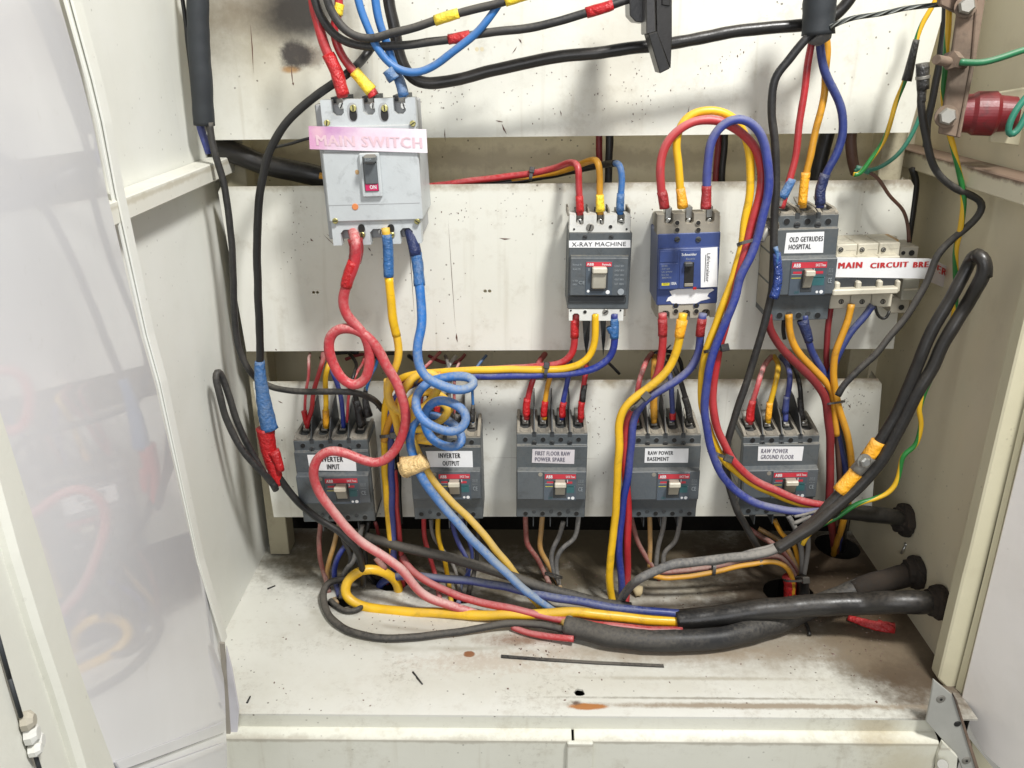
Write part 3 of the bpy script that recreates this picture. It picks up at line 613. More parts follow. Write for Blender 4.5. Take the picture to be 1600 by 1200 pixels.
def grey_breaker(label, n, cx, tilt, T, X, front, lab, side_left, toggle_u=(.54, .705), stripe_u=(.39, .86), small_dot=True, fins=True, lugs=True, sub='moulded_case_breaker'):
    """T: rows top, shelf, band, labelzone bottom, ledge bottom, front bottom, step bottom, bottom; X: left/right at the top, left/right at the bottom"""
    ytop, ysh, yband, ylab, yled, yfb, yst, ybot = T
    b = Brk(sub, label, cx, ybot, tilt, group='grey moulded case breakers')
    dB, dL, dF = .058, .062, .071
    x0, x1 = b.x(X[0], (ysh + yband) / 2, dB), b.x(X[1], (ysh + yband) / 2, dB)
    Z = lambda y, d: b.z(y, d)
    zs = Z(ysh, dB); zb = Z(ybot, dB)
    prof = [(0, zb), (-dB, zb), (-dB, Z(yst, dB)), (-(dB + .004), Z(yfb, dF) - .003), (-(dB + .004), Z(yled, dF) - .003), (-dL, Z(ylab, dL)),
            (-dL, Z(yband, dL)), (-dB, Z(yband, dL) + .0005), (-dB, zs), (-.006, zs), (0, zs)]
    prism('body', prof, x0, x1, 'case', b.o, .0007)
    W = x1 - x0
    # raised front with its sloping ledge
    fx0, fx1 = x0 + W * .012, x1 - W * .012
    zf0, zf1 = Z(yfb, dF), Z(yled, dF)
    prism('front_cover', [(-dB, zf0 - .004), (-dF + .002, zf0), (-dF, zf0 + .0015), (-dF, zf1), (-dL + .001, Z(ylab, dL) + .001), (-dB, Z(ylab, dL))], fx0, fx1, 'case_front', b.o, .0006)
    # terminal housings, lugs, partitions
    zt = Z(ytop, .022); pw = W / n
    for i in range(n):
        c = x0 + pw * (i + .5)
        prism('terminal_housing', [(-.0575, zs), (-.0575, zs + .0025), (-.044, zs + .006), (-.012, zt), (-.002, zt), (-.002, zs)], c - pw * .47, c - pw * .30, 'case_dusty', b.o, .0005)
        prism('terminal_housing', [(-.0575, zs), (-.0575, zs + .0025), (-.044, zs + .006), (-.012, zt), (-.002, zt), (-.002, zs)], c + pw * .30, c + pw * .47, 'case_dusty', b.o, .0005)
        extr('terminal_arch', [(c - pw * .3, -.0572, zs), (c - pw * .3, -.0572, zs + .0045), (c - pw * .12, -.0572, zs + .002), (c + pw * .12, -.0572, zs + .002), (c + pw * .3, -.0572, zs + .0045), (c + pw * .3, -.0572, zs)], (0, .012, 0), 'case_dusty', b.o)
        box('terminal_pocket', c - pw * .29, c + pw * .29, -.044, -.003, zs + .0002, zs + .0012, 'case_dark', b.o)
        if lugs:
            prism('cable_lug', [(-.036, zs + .003), (-.036, zs + .0055), (-.018, zs + .011), (-.012, zt + .006), (-.0095, zt + .006), (-.015, zs + .0085)], c - pw * .17, c + pw * .17, 'dullmetal', b.o, .0004)
            lathe('terminal_screw', (c, -.029, zs + .006), (0, -.5, .8), [(0, .0042), (.0025, .0042), (.0035, .0032)], 'screw', b.o, 14)
    for i in range(1, n):
        c = x0 + pw * i
        box('barrier_slot', c - .0026, c + .0026, -dB - .0004, -dB + .004, zs - .004, zs + .0025, 'case_dark', b.o)
        if fins:
            extr('phase_barrier', [(c - .0007, -.0575, zs - .002), (c - .0007, -.060, zs + .004), (c - .0007, -.047, zs + .022), (c - .0007, -.018, zs + .037), (c - .0007, -.003, zs + .040), (c - .0007, -.001, zs)], (.0014, 0, 0), 'case_dark', b.o)
            box('lower_barrier', c - .0006, c + .0006, -.055, -.015, zb - .016, zb, 'case_dark', b.o)
    # hole rows on both bands
    yb_ = (ysh + yband) / 2; k = (X[1] - X[0]) / n; xb0, xb1 = X[2], X[3]; kb = (xb1 - xb0) / n; yl_ = (yst + ybot) / 2
    for i in range(n):
        b.well(X[0] + k * (i + .5), yb_ - 1, dB, 3.6 * k / 27.5); b.well(xb0 + kb * (i + .5), yl_ + 1, dB, 3.6 * k / 27.5, ring='case')
    for i in range(1, n):
        s_ = b.screw(X[0] + k * i, yb_ + 4, dB, 3.9 * k / 27.5, 'case_dark', 'cover_screw')
        b.disc('cover_screw', xb0 + kb * i, yl_ - 2, dB, 3.2 * k / 27.5, 'case_dark')
    # the rating plate, its print and the toggle
    def fu(u): return fx0 + (fx1 - fx0) * u
    def fv(v): return zf1 + (zf0 - zf1) * v
    s0, s1 = stripe_u
    pl = box('rating_plate', fu(s0), fu(s1), -dF - .0006, -dF + .001, fv(.985), fv(.04), 'plate', b.o, .0003)
    og = pl.location
    def sub(nm, u0, u1, v0, v1, mat, e=.0002):
        return box(nm, fu(u0) - og.x, fu(u1) - og.x, -dF - .0006 - e - og.y, -dF - .0005 - og.y, fv(v1) - og.z, fv(v0) - og.z, mat, pl)
    sw = s1 - s0
    sub('brand_stripe', s0 + .01, s1 - .01, .08, .24, 'stripe_red')
    yy = -dF - .0006 - .0004 - og.y
    lt = lambda t, u0, u1, v0, v1, m, bold=.0: lettering(t, pl, fu(u0) - og.x, fu(u1) - og.x, fv(v1) - og.z, fv(v0) - og.z, yy, m, bold)
    lt('ABB', s0 + sw * .06, s0 + sw * .26, .11, .215, 'print', .05)
    lt('SACE Tmax', s1 - sw * .33, s1 - sw * .05, .125, .20, 'print', .02)
    sub('print_line', s0 + .02, toggle_u[0] - .02, .40, .415, 'print_grey'); sub('print_line', s0 + .02, toggle_u[0] - .02, .50, .512, 'yellow_print')
    sub('print_line', toggle_u[1] + .02, s1 - .02, .50, .512, 'print_grey'); sub('print_line', toggle_u[1] + .01, s1 - .06, .33, .40, 'stripe_red'); sub('print_line', s0 + .04, toggle_u[0] - .015, .33, .39, 'stripe_red')
    sub('print_block', toggle_u[1] + .015, s1 - .03, .45, .72, 'tealpatch')
    c1, c2 = s1 - sw * .22, s1 - sw * .10
    lathe('print_mark', (fu(c1) - og.x, yy + .0002, fv(.90) - og.z), (0, -1, 0), [(0, .0016), (.0002, .0016)], 'print', pl, 12)
    lathe('print_mark', (fu(c2) - og.x, yy + .0002, fv(.90) - og.z), (0, -1, 0), [(0, .0022), (.0002, .0022)], 'print', pl, 12)
    lt('OFF', s0 + sw * .14, s0 + sw * .28, .86, .94, 'tealpatch'); lt('I', toggle_u[1] + .02, toggle_u[1] + .03, .26, .36, 'print', .02)
    lt('CE', s1 + .03, s1 + .095, .52, .66, 'print_grey', .02)
    for v in (.26, .30, .34, .42): lt('XT1N 160', s1 + .025, s1 + .10, v, v + .028, 'print_grey')
    if small_dot: lathe('seal_mark', (fu(s0 - .055), -dF, fv(.10)), (0, -1, 0), [(0, .0028), (.0004, .0026)], 'case_dusty', b.o, 16)
    box('cover_seam', fu(s0 - .012), fu(s0 - .006), -dF - .0003, -dF + .001, fv(.97), fv(.03), 'case_dark', b.o)
    t0, t1 = toggle_u
    box('toggle_slot', fu(t0 - .015), fu(t1 + .015), -dF - .0010, -dF + .001, fv(.90), fv(.28), 'case_dark', b.o, .0004)
    tg = prism('toggle', [(-dF - .001, fv(.78)), (-dF - .003, fv(.76)), (-dF - .0095, fv(.44)), (-dF - .0115, fv(.40)), (-dF - .0115, fv(.265)), (-dF - .001, fv(.25))], fu(t0 + .012), fu(t1 - .012), 'toggle_grey', b.o, .0005)
    box('toggle_tip', fu(t0) - tg.location.x, fu(t1) - tg.location.x, -dF - .0128 - tg.location.y, -dF - .008 - tg.location.y, fv(.40) - tg.location.z, fv(.25) - tg.location.z, 'cream', tg, .0009)
    # the case side, dusty grey beige, with its moulded ribs
    if side_left is not None:
        xs = x0 - .0006 if side_left else x1 + .0006
        for (a, c_) in ((.06, .34), (.36, .62), (.64, .93)):
            za, zc = zb + (zs - zb) * a, zb + (zs - zb) * c_
            box('side_rib', min(xs, xs + (.001 if side_left else -.001)), max(xs, xs + (.001 if side_left else -.001)), -.050, -.003, za, zc, 'beige', b.o, .0004)
    if lab: b.sticker(lab[0], dL + .0005, lab[1], 'name_label', lab[2], ink=lab[3], bold=lab[4])
    return b
LY = (655, 683, 700, 731, 737, 783, 794, 811)
grey_breaker('grey four pole breaker with white sticker INVERTER INPUT behind the pink cable', 4, 525, .025, (664, 688, 706, 738, 744, 788, 799, 815), (459, 575, 477, 584), None,
    ([(480, 711), (555, 711), (557, 736), (484, 735)], 'paper', [('INVERTER', .21, .74, .10, .42), ('INPUT', .38, .65, .58, .90)], 'ink', .055), False)
grey_breaker('grey four pole breaker with white sticker INVERTER OUTPUT behind the blue coil', 4, 701, .015, (656, 684, 699, 731, 737, 781, 793, 811), (640, 751, 645, 753), None,
    ([(665, 705), (738, 705), (739, 730), (671, 730)], 'paper', [('INVERTER', .25, .74, .12, .42), ('OUTPUT', .31, .70, .60, .90)], 'ink', .055), None)
grey_breaker('grey four pole breaker with a smudged two line label, middle of the lower row', 4, 863, 0, (649, 678, 697, 731, 737, 782, 794, 808), (807, 918, 808, 914), None,
    ([(832, 702), (898, 703), (897, 725), (831, 723)], 'paper_old', [('FIRST FLOOR RAW', .07, .90, .12, .42), ('POWER SPARE', .07, .78, .56, .86)], 'ink_grey', .04), None)
grey_breaker('grey four pole breaker labelled RAW POWER BASEMENT', 4, 1040, .02, (650, 680, 697, 731, 737, 782, 794, 808), (984, 1095, 985, 1090), None,
    ([(1008, 701), (1076, 701), (1075, 723), (1007, 723)], 'paper', [('RAW POWER', .07, .65, .16, .44), ('BASEMENT', .06, .56, .58, .86)], 'ink', .03), None)
grey_breaker('grey four pole breaker labelled RAW POWER GROUND FLOOR at the right end', 4, 1215, .03, (652, 682, 695, 728, 735, 779, 790, 804), (1161, 1280, 1155, 1268), None,
    ([(1185, 698), (1256, 698), (1253, 720), (1184, 720)], 'paper', [('RAW POWER', .06, .66, .14, .44, dict(slant=.15)), ('GROUND FLOOR', .06, .80, .56, .86, dict(slant=.15))], 'ink_grey', .035), True)
ob = grey_breaker('grey three pole breaker with the sticker OLD GETRUDES HOSPITAL under dirty lugs', 3, 1253, .03, (318, 336, 358, 400, 405, 462, 483, 500), (1213, 1310, 1203, 1292), None,
    ([(1229, 364), (1288, 362), (1286, 395), (1225, 396)], 'paper', [('OLD GETRUDES', .10, .98, .20, .44), ('HOSPITAL', .10, .68, .56, .80)], 'ink', .035), True,
    toggle_u=(.44, .60), stripe_u=(.24, .84), small_dot=False, fins=False)
ob.o['group'] = 'grey moulded case breakers'
# bare bolt and lug clamped beside it
bp = at(1201, 358, .955)
bo = empty('earth_clamp', bp, 'bare zinc bolt and nut beside the three pole hospital breaker', 'clamp')
cyl('bolt', Vector((.003, 0, .012)), Vector((-.012, -.016, -.010)), .0042, .004, 'dullmetal', bo, 12)
lathe('nut', Vector((-.001, -.002, .003)), Vector((-.012, -.016, -.014)), [(0, .0085), (.006, .0085), (.007, .007)], 'dullmetal', bo, 6)
lathe('washer', Vector((.002, .001, .006)), Vector((-.012, -.016, -.014)), [(0, .0105), (.0015, .0105)], 'screw', bo, 18)
extr('lug', [Vector((-.004, .003, .004)), Vector((.008, .003, .002)), Vector((.010, .003, .03)), Vector((.004, .003, .036)), Vector((-.003, .003, .028))], (0, .002, 0), 'dullmetal', bo, .0004)

def terminal_plate(b, name, px0, px1, py0, py1, d0, d1, slots, up, mat, depth_=.5, bev=.0005):
    """front block with U openings from one edge; slots: list of (px centre, px width)"""
    r = (py0 + py1) / 2; zt_, zb_ = b.z(py0, d1), b.z(py1, d1); P = []
    h = zt_ - zb_
    e0, e1 = (zt_, zt_ - h * depth_) if up else (zb_, zb_ + h * depth_)
    P.append((b.x(px0, r, d1), e0))
    for c, w_ in slots:
        a0, a1 = b.x(c - w_ / 2, r, d1), b.x(c + w_ / 2, r, d1); q = (a1 - a0) * .25; sg = 1 if up else -1
        P += [(a0, e0), (a0, e1 + sg * q), (a0 + q, e1), (a1 - q, e1), (a1, e1 + sg * q), (a1, e0)]
    P.append((b.x(px1, r, d1), e0))
    o_ = zb_ if up else zt_
    P += [(P[-1][0], o_), (P[0][0], o_)]
    return extr(name, [(x, -d1, z) for x, z in P], (0, d1 - d0, 0), mat, b.o, 0)

# X-ray machine breaker
b = Brk('moulded_case_breaker', 'grey and white three pole breaker labelled X-RAY MACHINE', 935, 501, 0, group=None)
dd = .058
b.box('body', 888, 985, 363, 483, 0, dd, 'case', .001, ref=420)
b.box('core', 892, 982, 342, 494, 0, dd - .020, 'case_dusty', .001, ref=420)
terminal_plate(b, 'terminal_block', 890, 985, 336, 363, dd - .022, dd, [(906, 12), (938, 12), (970, 12)], True, 'white', .60)
terminal_plate(b, 'terminal_block', 889, 974, 483, 501, dd - .022, dd - .001, [(900, 11), (930, 11), (960, 11)], False, 'white', .62)
for x_ in (906, 938, 970):
    b.box('terminal_back', x_ - 7, x_ + 7, 330, 352, .004, dd - .026, 'case_dark')
    b.box('cable_lug', x_ - 4.5, x_ + 4.5, 325, 346, dd - .030, dd - .018, 'dullmetal', .0006); b.screw(x_, 347, dd - .012, 4.6)
for x_ in (890, 922, 954, 986): b.box('partition', x_ - 3.5, x_ - 1, 327, 338, .01, dd - .012, 'case_dusty', .0004)
b.screw(922, 355, dd, 5.5, 'dullmetal'); b.well(954, 354, dd, 2.5, ring='white')
for x_ in (897, 979): b.disc('rivet', x_, 358, dd, 1.5, 'hole')
for x_ in (914, 955): b.screw(x_, 370, dd, 3.4, 'case_dark', 'cover_screw')
b.sticker([(889, 376), (985, 375), (985, 387), (889, 387)], dd + .0006, 'paper', 'name_label', [('X-RAY MACHINE', .045, .93, .22, .80, dict(bold=.012))])
b.box('front_cover', 891, 981, 403, 462, dd - .002, dd + .008, 'case_front', .0008, ref=430)
b.box('cover_ledge', 891, 981, 400, 404, dd - .002, dd + .0055, 'case', .0004, ref=430)
df = dd + .008
b.box('rating_plate', 915, 957, 409, 461, df - .001, df + .0008, 'plate', .0003); b.box('brand_stripe', 916, 956, 409.5, 416.5, df, df + .0011, 'stripe_red')
for t, q in (('ABB', (917, 928, 411, 415)), ('Formula', (941, 955, 411.5, 415))):
    A1, B1 = b.L(q[0], q[3], df + .0015), b.L(q[1], q[2], df + .0015); lettering(t, b.o, A1.x, B1.x, A1.z, B1.z, -df - .0014, 'print', .03)
for (t, q) in (('Formula A1', (895, 909, 412, 415)), ('A1A 125', (895, 907, 419, 422)), ('In 100A', (895, 903, 437, 440)), ('690V', (895, 902, 443, 446)), ('CE', (904, 914, 439, 444)), ('I', (919.5, 921, 419, 423))):
    A1, B1 = b.L(q[0], q[3], df + .0009), b.L(q[1], q[2], df + .0009); lettering(t, b.o, A1.x, B1.x, A1.z, B1.z, -df - .001, 'print_grey', .0)
for i in range(5):
    A1, B1 = b.L(960, 417 + i * 7, df), b.L(975, 414 + i * 7, df); lettering('1234567'[i:] + ' 380V', b.o, A1.x, B1.x, A1.z, B1.z, -df - .0003, 'print_grey', 0)
b.box('toggle_slot', 923, 950, 417, 455, df, df + .0012, 'case_dark', .0004)
b.box('toggle', 925, 947, 427, 452, df, df + .006, 'toggle_grey', .0015); b.box('toggle_tip', 926, 949, 419, 428, df + .001, df + .010, 'cream', .0012)
for (x_, y_, r_, m_) in ((919, 455, 2, 'print'), (949.5, 456.5, 3, 'print'), (970, 456, 4.8, 'print_grey')): b.disc('print_mark', x_, y_, df + .001, r_, m_, .0004)
b.box('step', 888, 978, 463, 474, 0, dd + .002, 'case_dark', .001, ref=470)
b.well(914, 487, dd - .001, 2.6, ring='white'); b.screw(946, 487, dd - .001, 4.4, 'dullmetal')
for x_ in (892, 969.5): b.disc('rivet', x_, 485, dd - .001, 1.4, 'hole')
for x0_, x1_ in ((910, 922), (938, 947)):
    extr('phase_barrier', [b.L(x0_, 500, .050), b.L(x1_, 500, .050), b.L(x1_ - 1, 530, .045), b.L((x0_ + x1_) / 2, 557, .03), b.L(x0_ + 2, 530, .045)], (0, .0015, 0), 'case_dark', b.o)

# blue breaker
b = Brk('moulded_case_breaker', 'navy blue three pole breaker with an upright sticker Lift/escalator and a torn white label', 1071, 496, .04)
dd = .060
b.box('body', 1027, 1123, 364, 476, 0, dd, 'navyface', .0012, ref=425)
b.box('rear_case', 1026, 1122, 338, 494, 0, dd - .020, 'beige', .001, ref=420)
terminal_plate(b, 'terminal_block', 1027, 1124, 334, 365, dd - .024, dd - .001, [(1045, 14), (1077, 14), (1109, 14)], True, 'case_dusty', .52)
terminal_plate(b, 'terminal_block', 1029, 1117, 474, 497, dd - .024, dd - .001, [(1040, 13), (1072, 13), (1103, 13)], False, 'beige', .55)
for x_ in (1045, 1077, 1109): b.box('cable_lug', x_ - 6, x_ + 5, 323, 342, dd - .028, dd - .014, 'screw', .001); b.screw(x_, 347, dd - .012, 5.5)
for x_ in (1040, 1072, 1103): b.screw(x_, 489, dd - .012, 5.2, 'dullmetal')
for x_ in (1058, 1091): b.well(x_, 348, dd, 3.2, ring='beige'); b.well(x_, 359, dd, 3.2, ring='case_dusty'); b.screw(x_, 374, dd, 4, 'case_dark', 'cover_screw')
for x_ in (1056, 1088): b.well(x_, 486, dd, 3.4, ring='beige'); b.well(x_, 477, dd, 3.4, ring='navyface')
b.box('front_cover', 1029, 1122, 388, 451, dd - .001, dd + .006, 'navyface', .0009, ref=425)
df = dd + .006
b.box('side_panel', 1031, 1059, 391, 409, df - .0005, df + .0008, 'navyface', .0004); b.box('side_panel', 1031, 1059, 411, 451, df - .0005, df + .0008, 'navyface', .0004)
b.box('toggle_panel', 1062, 1093, 391, 451, df - .0005, df + .0012, 'navyface', .0005)
b.box('toggle_slot', 1069, 1084, 410, 449, df, df + .0018, 'hole', .0004); b.box('toggle', 1070, 1083, 411, 418, df, df + .008, 'case_dark', .0012); b.box('toggle_rest', 1069.5, 1083, 443, 448, df + .001, df + .0024, 'case_dusty', .0004)
A1, B1 = b.L(1065, 400, df + .0014), b.L(1089, 395, df + .0014); lettering('Schneider', b.o, A1.x, B1.x, A1.z, B1.z, -df - .0014, 'print', .03)
A1, B1 = b.L(1072, 406, df + .0014), b.L(1086, 402.5, df + .0014); lettering('Electric', b.o, A1.x, B1.x, A1.z, B1.z, -df - .0014, 'print_grey', .01)
for i, t in enumerate(('EZC100N', '415V 10kA', 'Ui 690V', 'Icu Ics', '380/415')):
    A1, B1 = b.L(1034, 417 + i * 4.6, df + .001), b.L(1034 + 9 + 2 * ((i * 7) % 5), 414 + i * 4.6, df + .001); lettering(t, b.o, A1.x, B1.x, A1.z, B1.z, -df - .001, 'print_grey', .0)
b.box('yellow_label', 1034, 1046, 441, 445, df, df + .0010, 'yellow_print'); A1, B1 = b.L(1036, 444.3, df), b.L(1044, 441.8, df); lettering('EZCN', b.o, A1.x, B1.x, A1.z, B1.z, -df - .0012, 'ink', .0)
A1, B1 = b.L(1048, 445, df), b.L(1057, 440, df); lettering('100A', b.o, A1.x, B1.x, A1.z, B1.z, -df - .001, 'print', .02)
b.box('trip_mark', 1083, 1088, 449, 453, df - .001, df + .0016, 'tape_red')
b.sticker([(1095, 388), (1121, 386), (1121, 448), (1095, 449)], df + .0004, 'paper', 'name_label', [('Lift/escalator', .30, .58, .14, .86, dict(rot=-90, bold=.0))], th=.0006)
A1 = b.L(1101.5, 440, df + .001); B1 = b.L(1102.2, 398, df + .001); box('underline', A1.x, B1.x + .0003, -df - .0010, -df - .0006, A1.z, B1.z, 'ink', b.o)
torn = [(1046, 455), (1057, 452), (1080, 451), (1100, 452), (1113, 451), (1116, 453), (1108, 458), (1105, 463), (1110, 466), (1104, 468), (1095, 470), (1088, 474), (1065, 475), (1050, 474), (1047, 470), (1041, 471), (1044, 465), (1050, 462)]
o = extr('torn_label', [b.L(x, y, dd + .0006) for x, y in torn], (0, .0005, 0), 'paper', b.o)

# main switch
b = Brk('main_switch', 'large pale grey three pole main switch with a pink stained MAIN SWITCH paper strip', 585, 382, .03, cat='main switch')
dd = .092
b.box('body', 508, 657, 236, 346, 0, dd, 'main_grey', .0016, ref=290)
b.box('rear_case', 505, 654, 160, 372, 0, dd - .018, 'main_side', .0015, ref=290)
terminal_plate(b, 'terminal_block', 502, 650, 154, 200, dd - .020, dd - .006, [(528, 19), (577, 19), (625, 19)], True, 'main_grey', .55)
b.box('block_face', 504, 651, 196, 240, dd - .02, dd - .002, 'main_grey', .001)
terminal_plate(b, 'terminal_block', 519, 658, 345, 382, dd - .020, dd - .004, [(543, 22), (589, 22), (635, 20)], False, 'main_grey', .66)
for x_ in (528, 577, 625): b.box('terminal_pocket', x_ - 10, x_ + 10, 150, 182, .01, dd - .024, 'case_dark'); b.box('cable_lug', x_ - 3, x_ + 8, 152, 172, dd - .034, dd - .022, 'dullmetal', .001); b.screw(x_ + 6, 165, dd - .014, 4.6)
for x_ in (543, 589, 635): b.box('terminal_pocket', x_ - 11, x_ + 11, 350, 366, .01, dd - .022, 'case_dark'); b.screw(x_ + 6, 362, dd - .016, 4)
def oval(nm, px, py, d, rx, ry, mat, h=.0006, parent=None):
    c = b.L(px, py, d); kx, ky = rx / 1250, ry / 1250
    return extr(nm, [c + Vector((kx * math.copysign(abs(math.cos(t)) ** .8, math.cos(t)), 0, ky * math.copysign(abs(math.sin(t)) ** .8, math.sin(t)))) for t in [2 * math.pi * i / 18 for i in range(18)]], (0, -h, 0), mat, b.o)
for x_ in (551, 600): oval('screw_hole', x_, 175, dd - .006, 7, 12, 'main_side', .0005); oval('screw_bore', x_ + 1, 179, dd - .0055, 5, 8, 'hole', .0005); b.screw(x_ + 1, 169, dd - .0052, 4.4, 'brass', 'fixing_screw')
for x_ in (565, 611): oval('screw_hole', x_, 362, dd - .004, 6, 10, 'main_side', .0005); oval('screw_bore', x_, 357, dd - .0035, 4.6, 6, 'hole', .0005); b.screw(x_ + 1, 367, dd - .0032, 4, 'brass', 'fixing_screw')
for (x_, y_) in ((511, 192), (645, 193)): b.screw(x_, y_, dd - .001, 4, 'brass', 'fixing_screw')
for (x_, y_) in ((524, 345), (652, 346)): b.screw(x_, y_, dd - .001, 4, 'brass', 'fixing_screw')
b.box('toggle_frame', 563, 595, 239, 308, dd, dd + .005, 'main_grey', .0012)
b.box('toggle_slot', 568, 590, 244, 299, dd + .004, dd + .0056, 'case_dark', .0004)
b.box('toggle', 566, 586, 243, 256, dd + .004, dd + .019, 'case', .0022); b.box('toggle_stem', 569, 589, 255, 288, dd + .003, dd + .008, 'case_front', .001)
on_ = b.box('position_plate', 571, 591, 287, 298, dd + .004, dd + .0066, 'magenta')
A1, B1 = b.L(578, 295.5, dd + .0066), b.L(588, 289, dd + .0066); lettering('ON', b.o, A1.x, B1.x, A1.z, B1.z, -dd - .0069, 'print', .04)
A1, B1 = b.L(570, 251, dd + .0192), b.L(580, 247, dd + .0192); lettering('225A', b.o, A1.x, B1.x, A1.z, B1.z, -dd - .0192, 'print_grey', .0)
b.disc('trip_button', 555, 323, dd, 4.4, 'orange_dot', .0012)
b.box('cover_seam', 512, 656, 318.6, 319.4, dd - .001, dd + .0003, 'main_side')
def stained():
    s = NT('pink_stained_paper'); x = s.geo
    base = (.80, .76, .79)
    c = blob(s, base, at(482, 212, .93), (.045, .04, .03), .1, 1.4, (.58, .22, .42), .95, 40, .8)
    c = blob(s, c, at(522, 202, .93), (.030, .04, .012), .1, 1.3, (.36, .07, .34), .9, 60, .9)
    c = blob(s, c, at(496, 205, .93), (.010, .04, .010), .1, 1.3, (.75, .48, .50), .7, 60, .9)
    c = blob(s, c, at(575, 215, .93), (.06, .04, .02), .1, 1.4, (.72, .52, .64), .8, 40, .9)
    return s.fin(c, .55)
M['paper_pink'] = stained()
b.sticker([(482, 197), (666, 202), (668, 239), (484, 233)], dd + .003, 'paper_pink', 'name_label', [('MAIN SWITCH', .06, .96, .36, .82, dict(ink='ink_pale', bold=.035))], th=.0007)
oval('heat_stain', 558, 269, dd, 2.6, 3.2, 'ochre', .0002)

# three ivory single pole breakers joined by one bar, with their printed strip
b = Brk('modular_breaker', 'row of three ivory breakers under the strip MAIN CIRCUIT BREAKER', 1350, 481, .04)
dd = .050
for i in range(3):
    a, c_ = 1307 + i * 33.2, 1307 + (i + 1) * 33.2 - 1; a2, c2 = 1297 + i * 32.6, 1297 + (i + 1) * 32.6 - 1
    m = b.box('pole_module', a, c_, 381, 404, 0, dd, 'mcb', .0009); b.box('pole_module_base', a2, c2, 459, 481, 0, dd, 'mcb', .0009); b.box('pole_module_nose', a - 3, c_ - 3, 402, 461, 0, dd + .012, 'mcb', .0009)
    b.well(a + 6.5, 390, dd, 3.6, ring='mcb'); b.screw(a + 6.5, 390, dd + .0006, 2.6, 'dullmetal', slot=True); b.well(a2 + 17, 471, dd, 3.8, ring='mcb'); b.screw(a2 + 17, 471, dd + .0006, 2.8, 'dullmetal')
    b.box('rating_print', a + 15, c_ - 2, 390, 390.8, dd, dd + .0002, 'beige')
    b.box('toggle_window', a - 2, c_ - 1.5, 433, 451, dd + .011, dd + .0130, 'case_dark', .0006)
    b.box('toggle', a - 2, a + 6, 440, 459, dd + .012, dd + .020, 'mcb', .0014)
b.box('toggle', 1401, 1407, 441, 459, dd + .012, dd + .020, 'mcb', .0014)
b.box('tie_bar', 1302, 1404, 451.5, 461, dd + .012, dd + .024, 'mcb', .0014)
b.box('din_rail_edge', 1306, 1402, 372, 376, 0, .010, 'mcb', .0004)
b.box('brown_gasket', 1308, 1404, 376, 380, 0, .030, 'ochre', .0004)
b.sticker([(1305.5, 402), (1452, 404), (1460, 406), (1449, 436), (1430, 435), (1304, 433)], dd + .0135, 'paper', 'name_label', [], th=.0006)
o = [c_ for c_ in b.o.children if c_.name.startswith('name_label')][0]; og = o.location
for t, (x0_, x1_, y0_, y1_) in (('MAIN', (1309, 1348, 409, 419.5)), ('CIRCUIT', (1359, 1420, 408.5, 419)), ('BREA', (1426, 1462, 408, 418))):
    A1, B1 = b.L(x0_, y1_, dd + .0137) - og, b.L(x1_, y0_, dd + .0137) - og; lettering(t, o, A1.x, B1.x, A1.z, B1.z, -dd - .0140 - og.y, 'ink_red', .07)
q = [Vector(p) for p in (b.L(1456, 404, dd + .0135), b.L(1481, 417, .018), b.L(1478, 451, .018), b.L(1446, 437, dd + .0135))]
tl = extr('label_tail', q, Vector((-.0005, .0005, 0)), 'paper_old', b.o); P_ = [v - tl.location for v in q]
E1 = P_[0].lerp(P_[1], .35).lerp(P_[3].lerp(P_[2], .35), .15); E2 = P_[0].lerp(P_[1], .98).lerp(P_[3].lerp(P_[2], .98), .50)
l = lettering('KER', tl, -.5, .5, -.5, .5, 0, 'ink_red', .045); l.location = (0, 0, 0)
for v in l.data.vertices:
    u, w_ = v.co.x + .5, .5 - v.co.z; uu, vv = .05 + u * .93, .12 + w_ * .33
    p = P_[0].lerp(P_[1], uu).lerp(P_[3].lerp(P_[2], uu), vv); v.co = p + Vector((-.0006, -.0008, 0))
b2 = Brk('terminal_block', 'dusty grey neutral terminal block at the right end of the ivory breakers', 1418, 488, .04, cat='terminal block')
b2.box('upper_block', 1406, 1435, 386, 404, 0, .040, 'beige', .001); b2.well(1424, 395, .040, 4.2, ring='beige'); b2.well(1411, 395, .040, 3, ring='beige')
b2.box('lens', 1410, 1436, 435, 470, 0, .044, 'clearish', .0014); b2.box('lens_rib', 1412, 1434, 451, 454, .042, .046, 'mcb', .0004)
b2.box('lower_block', 1392, 1421, 464, 489, 0, .036, 'beige', .001); b2.well(1408, 480, .036, 4.2, ring='beige')

# ------------------------------------------------------------------ cables and wires
C = cable
LOOPS = 'wires to the main switch'
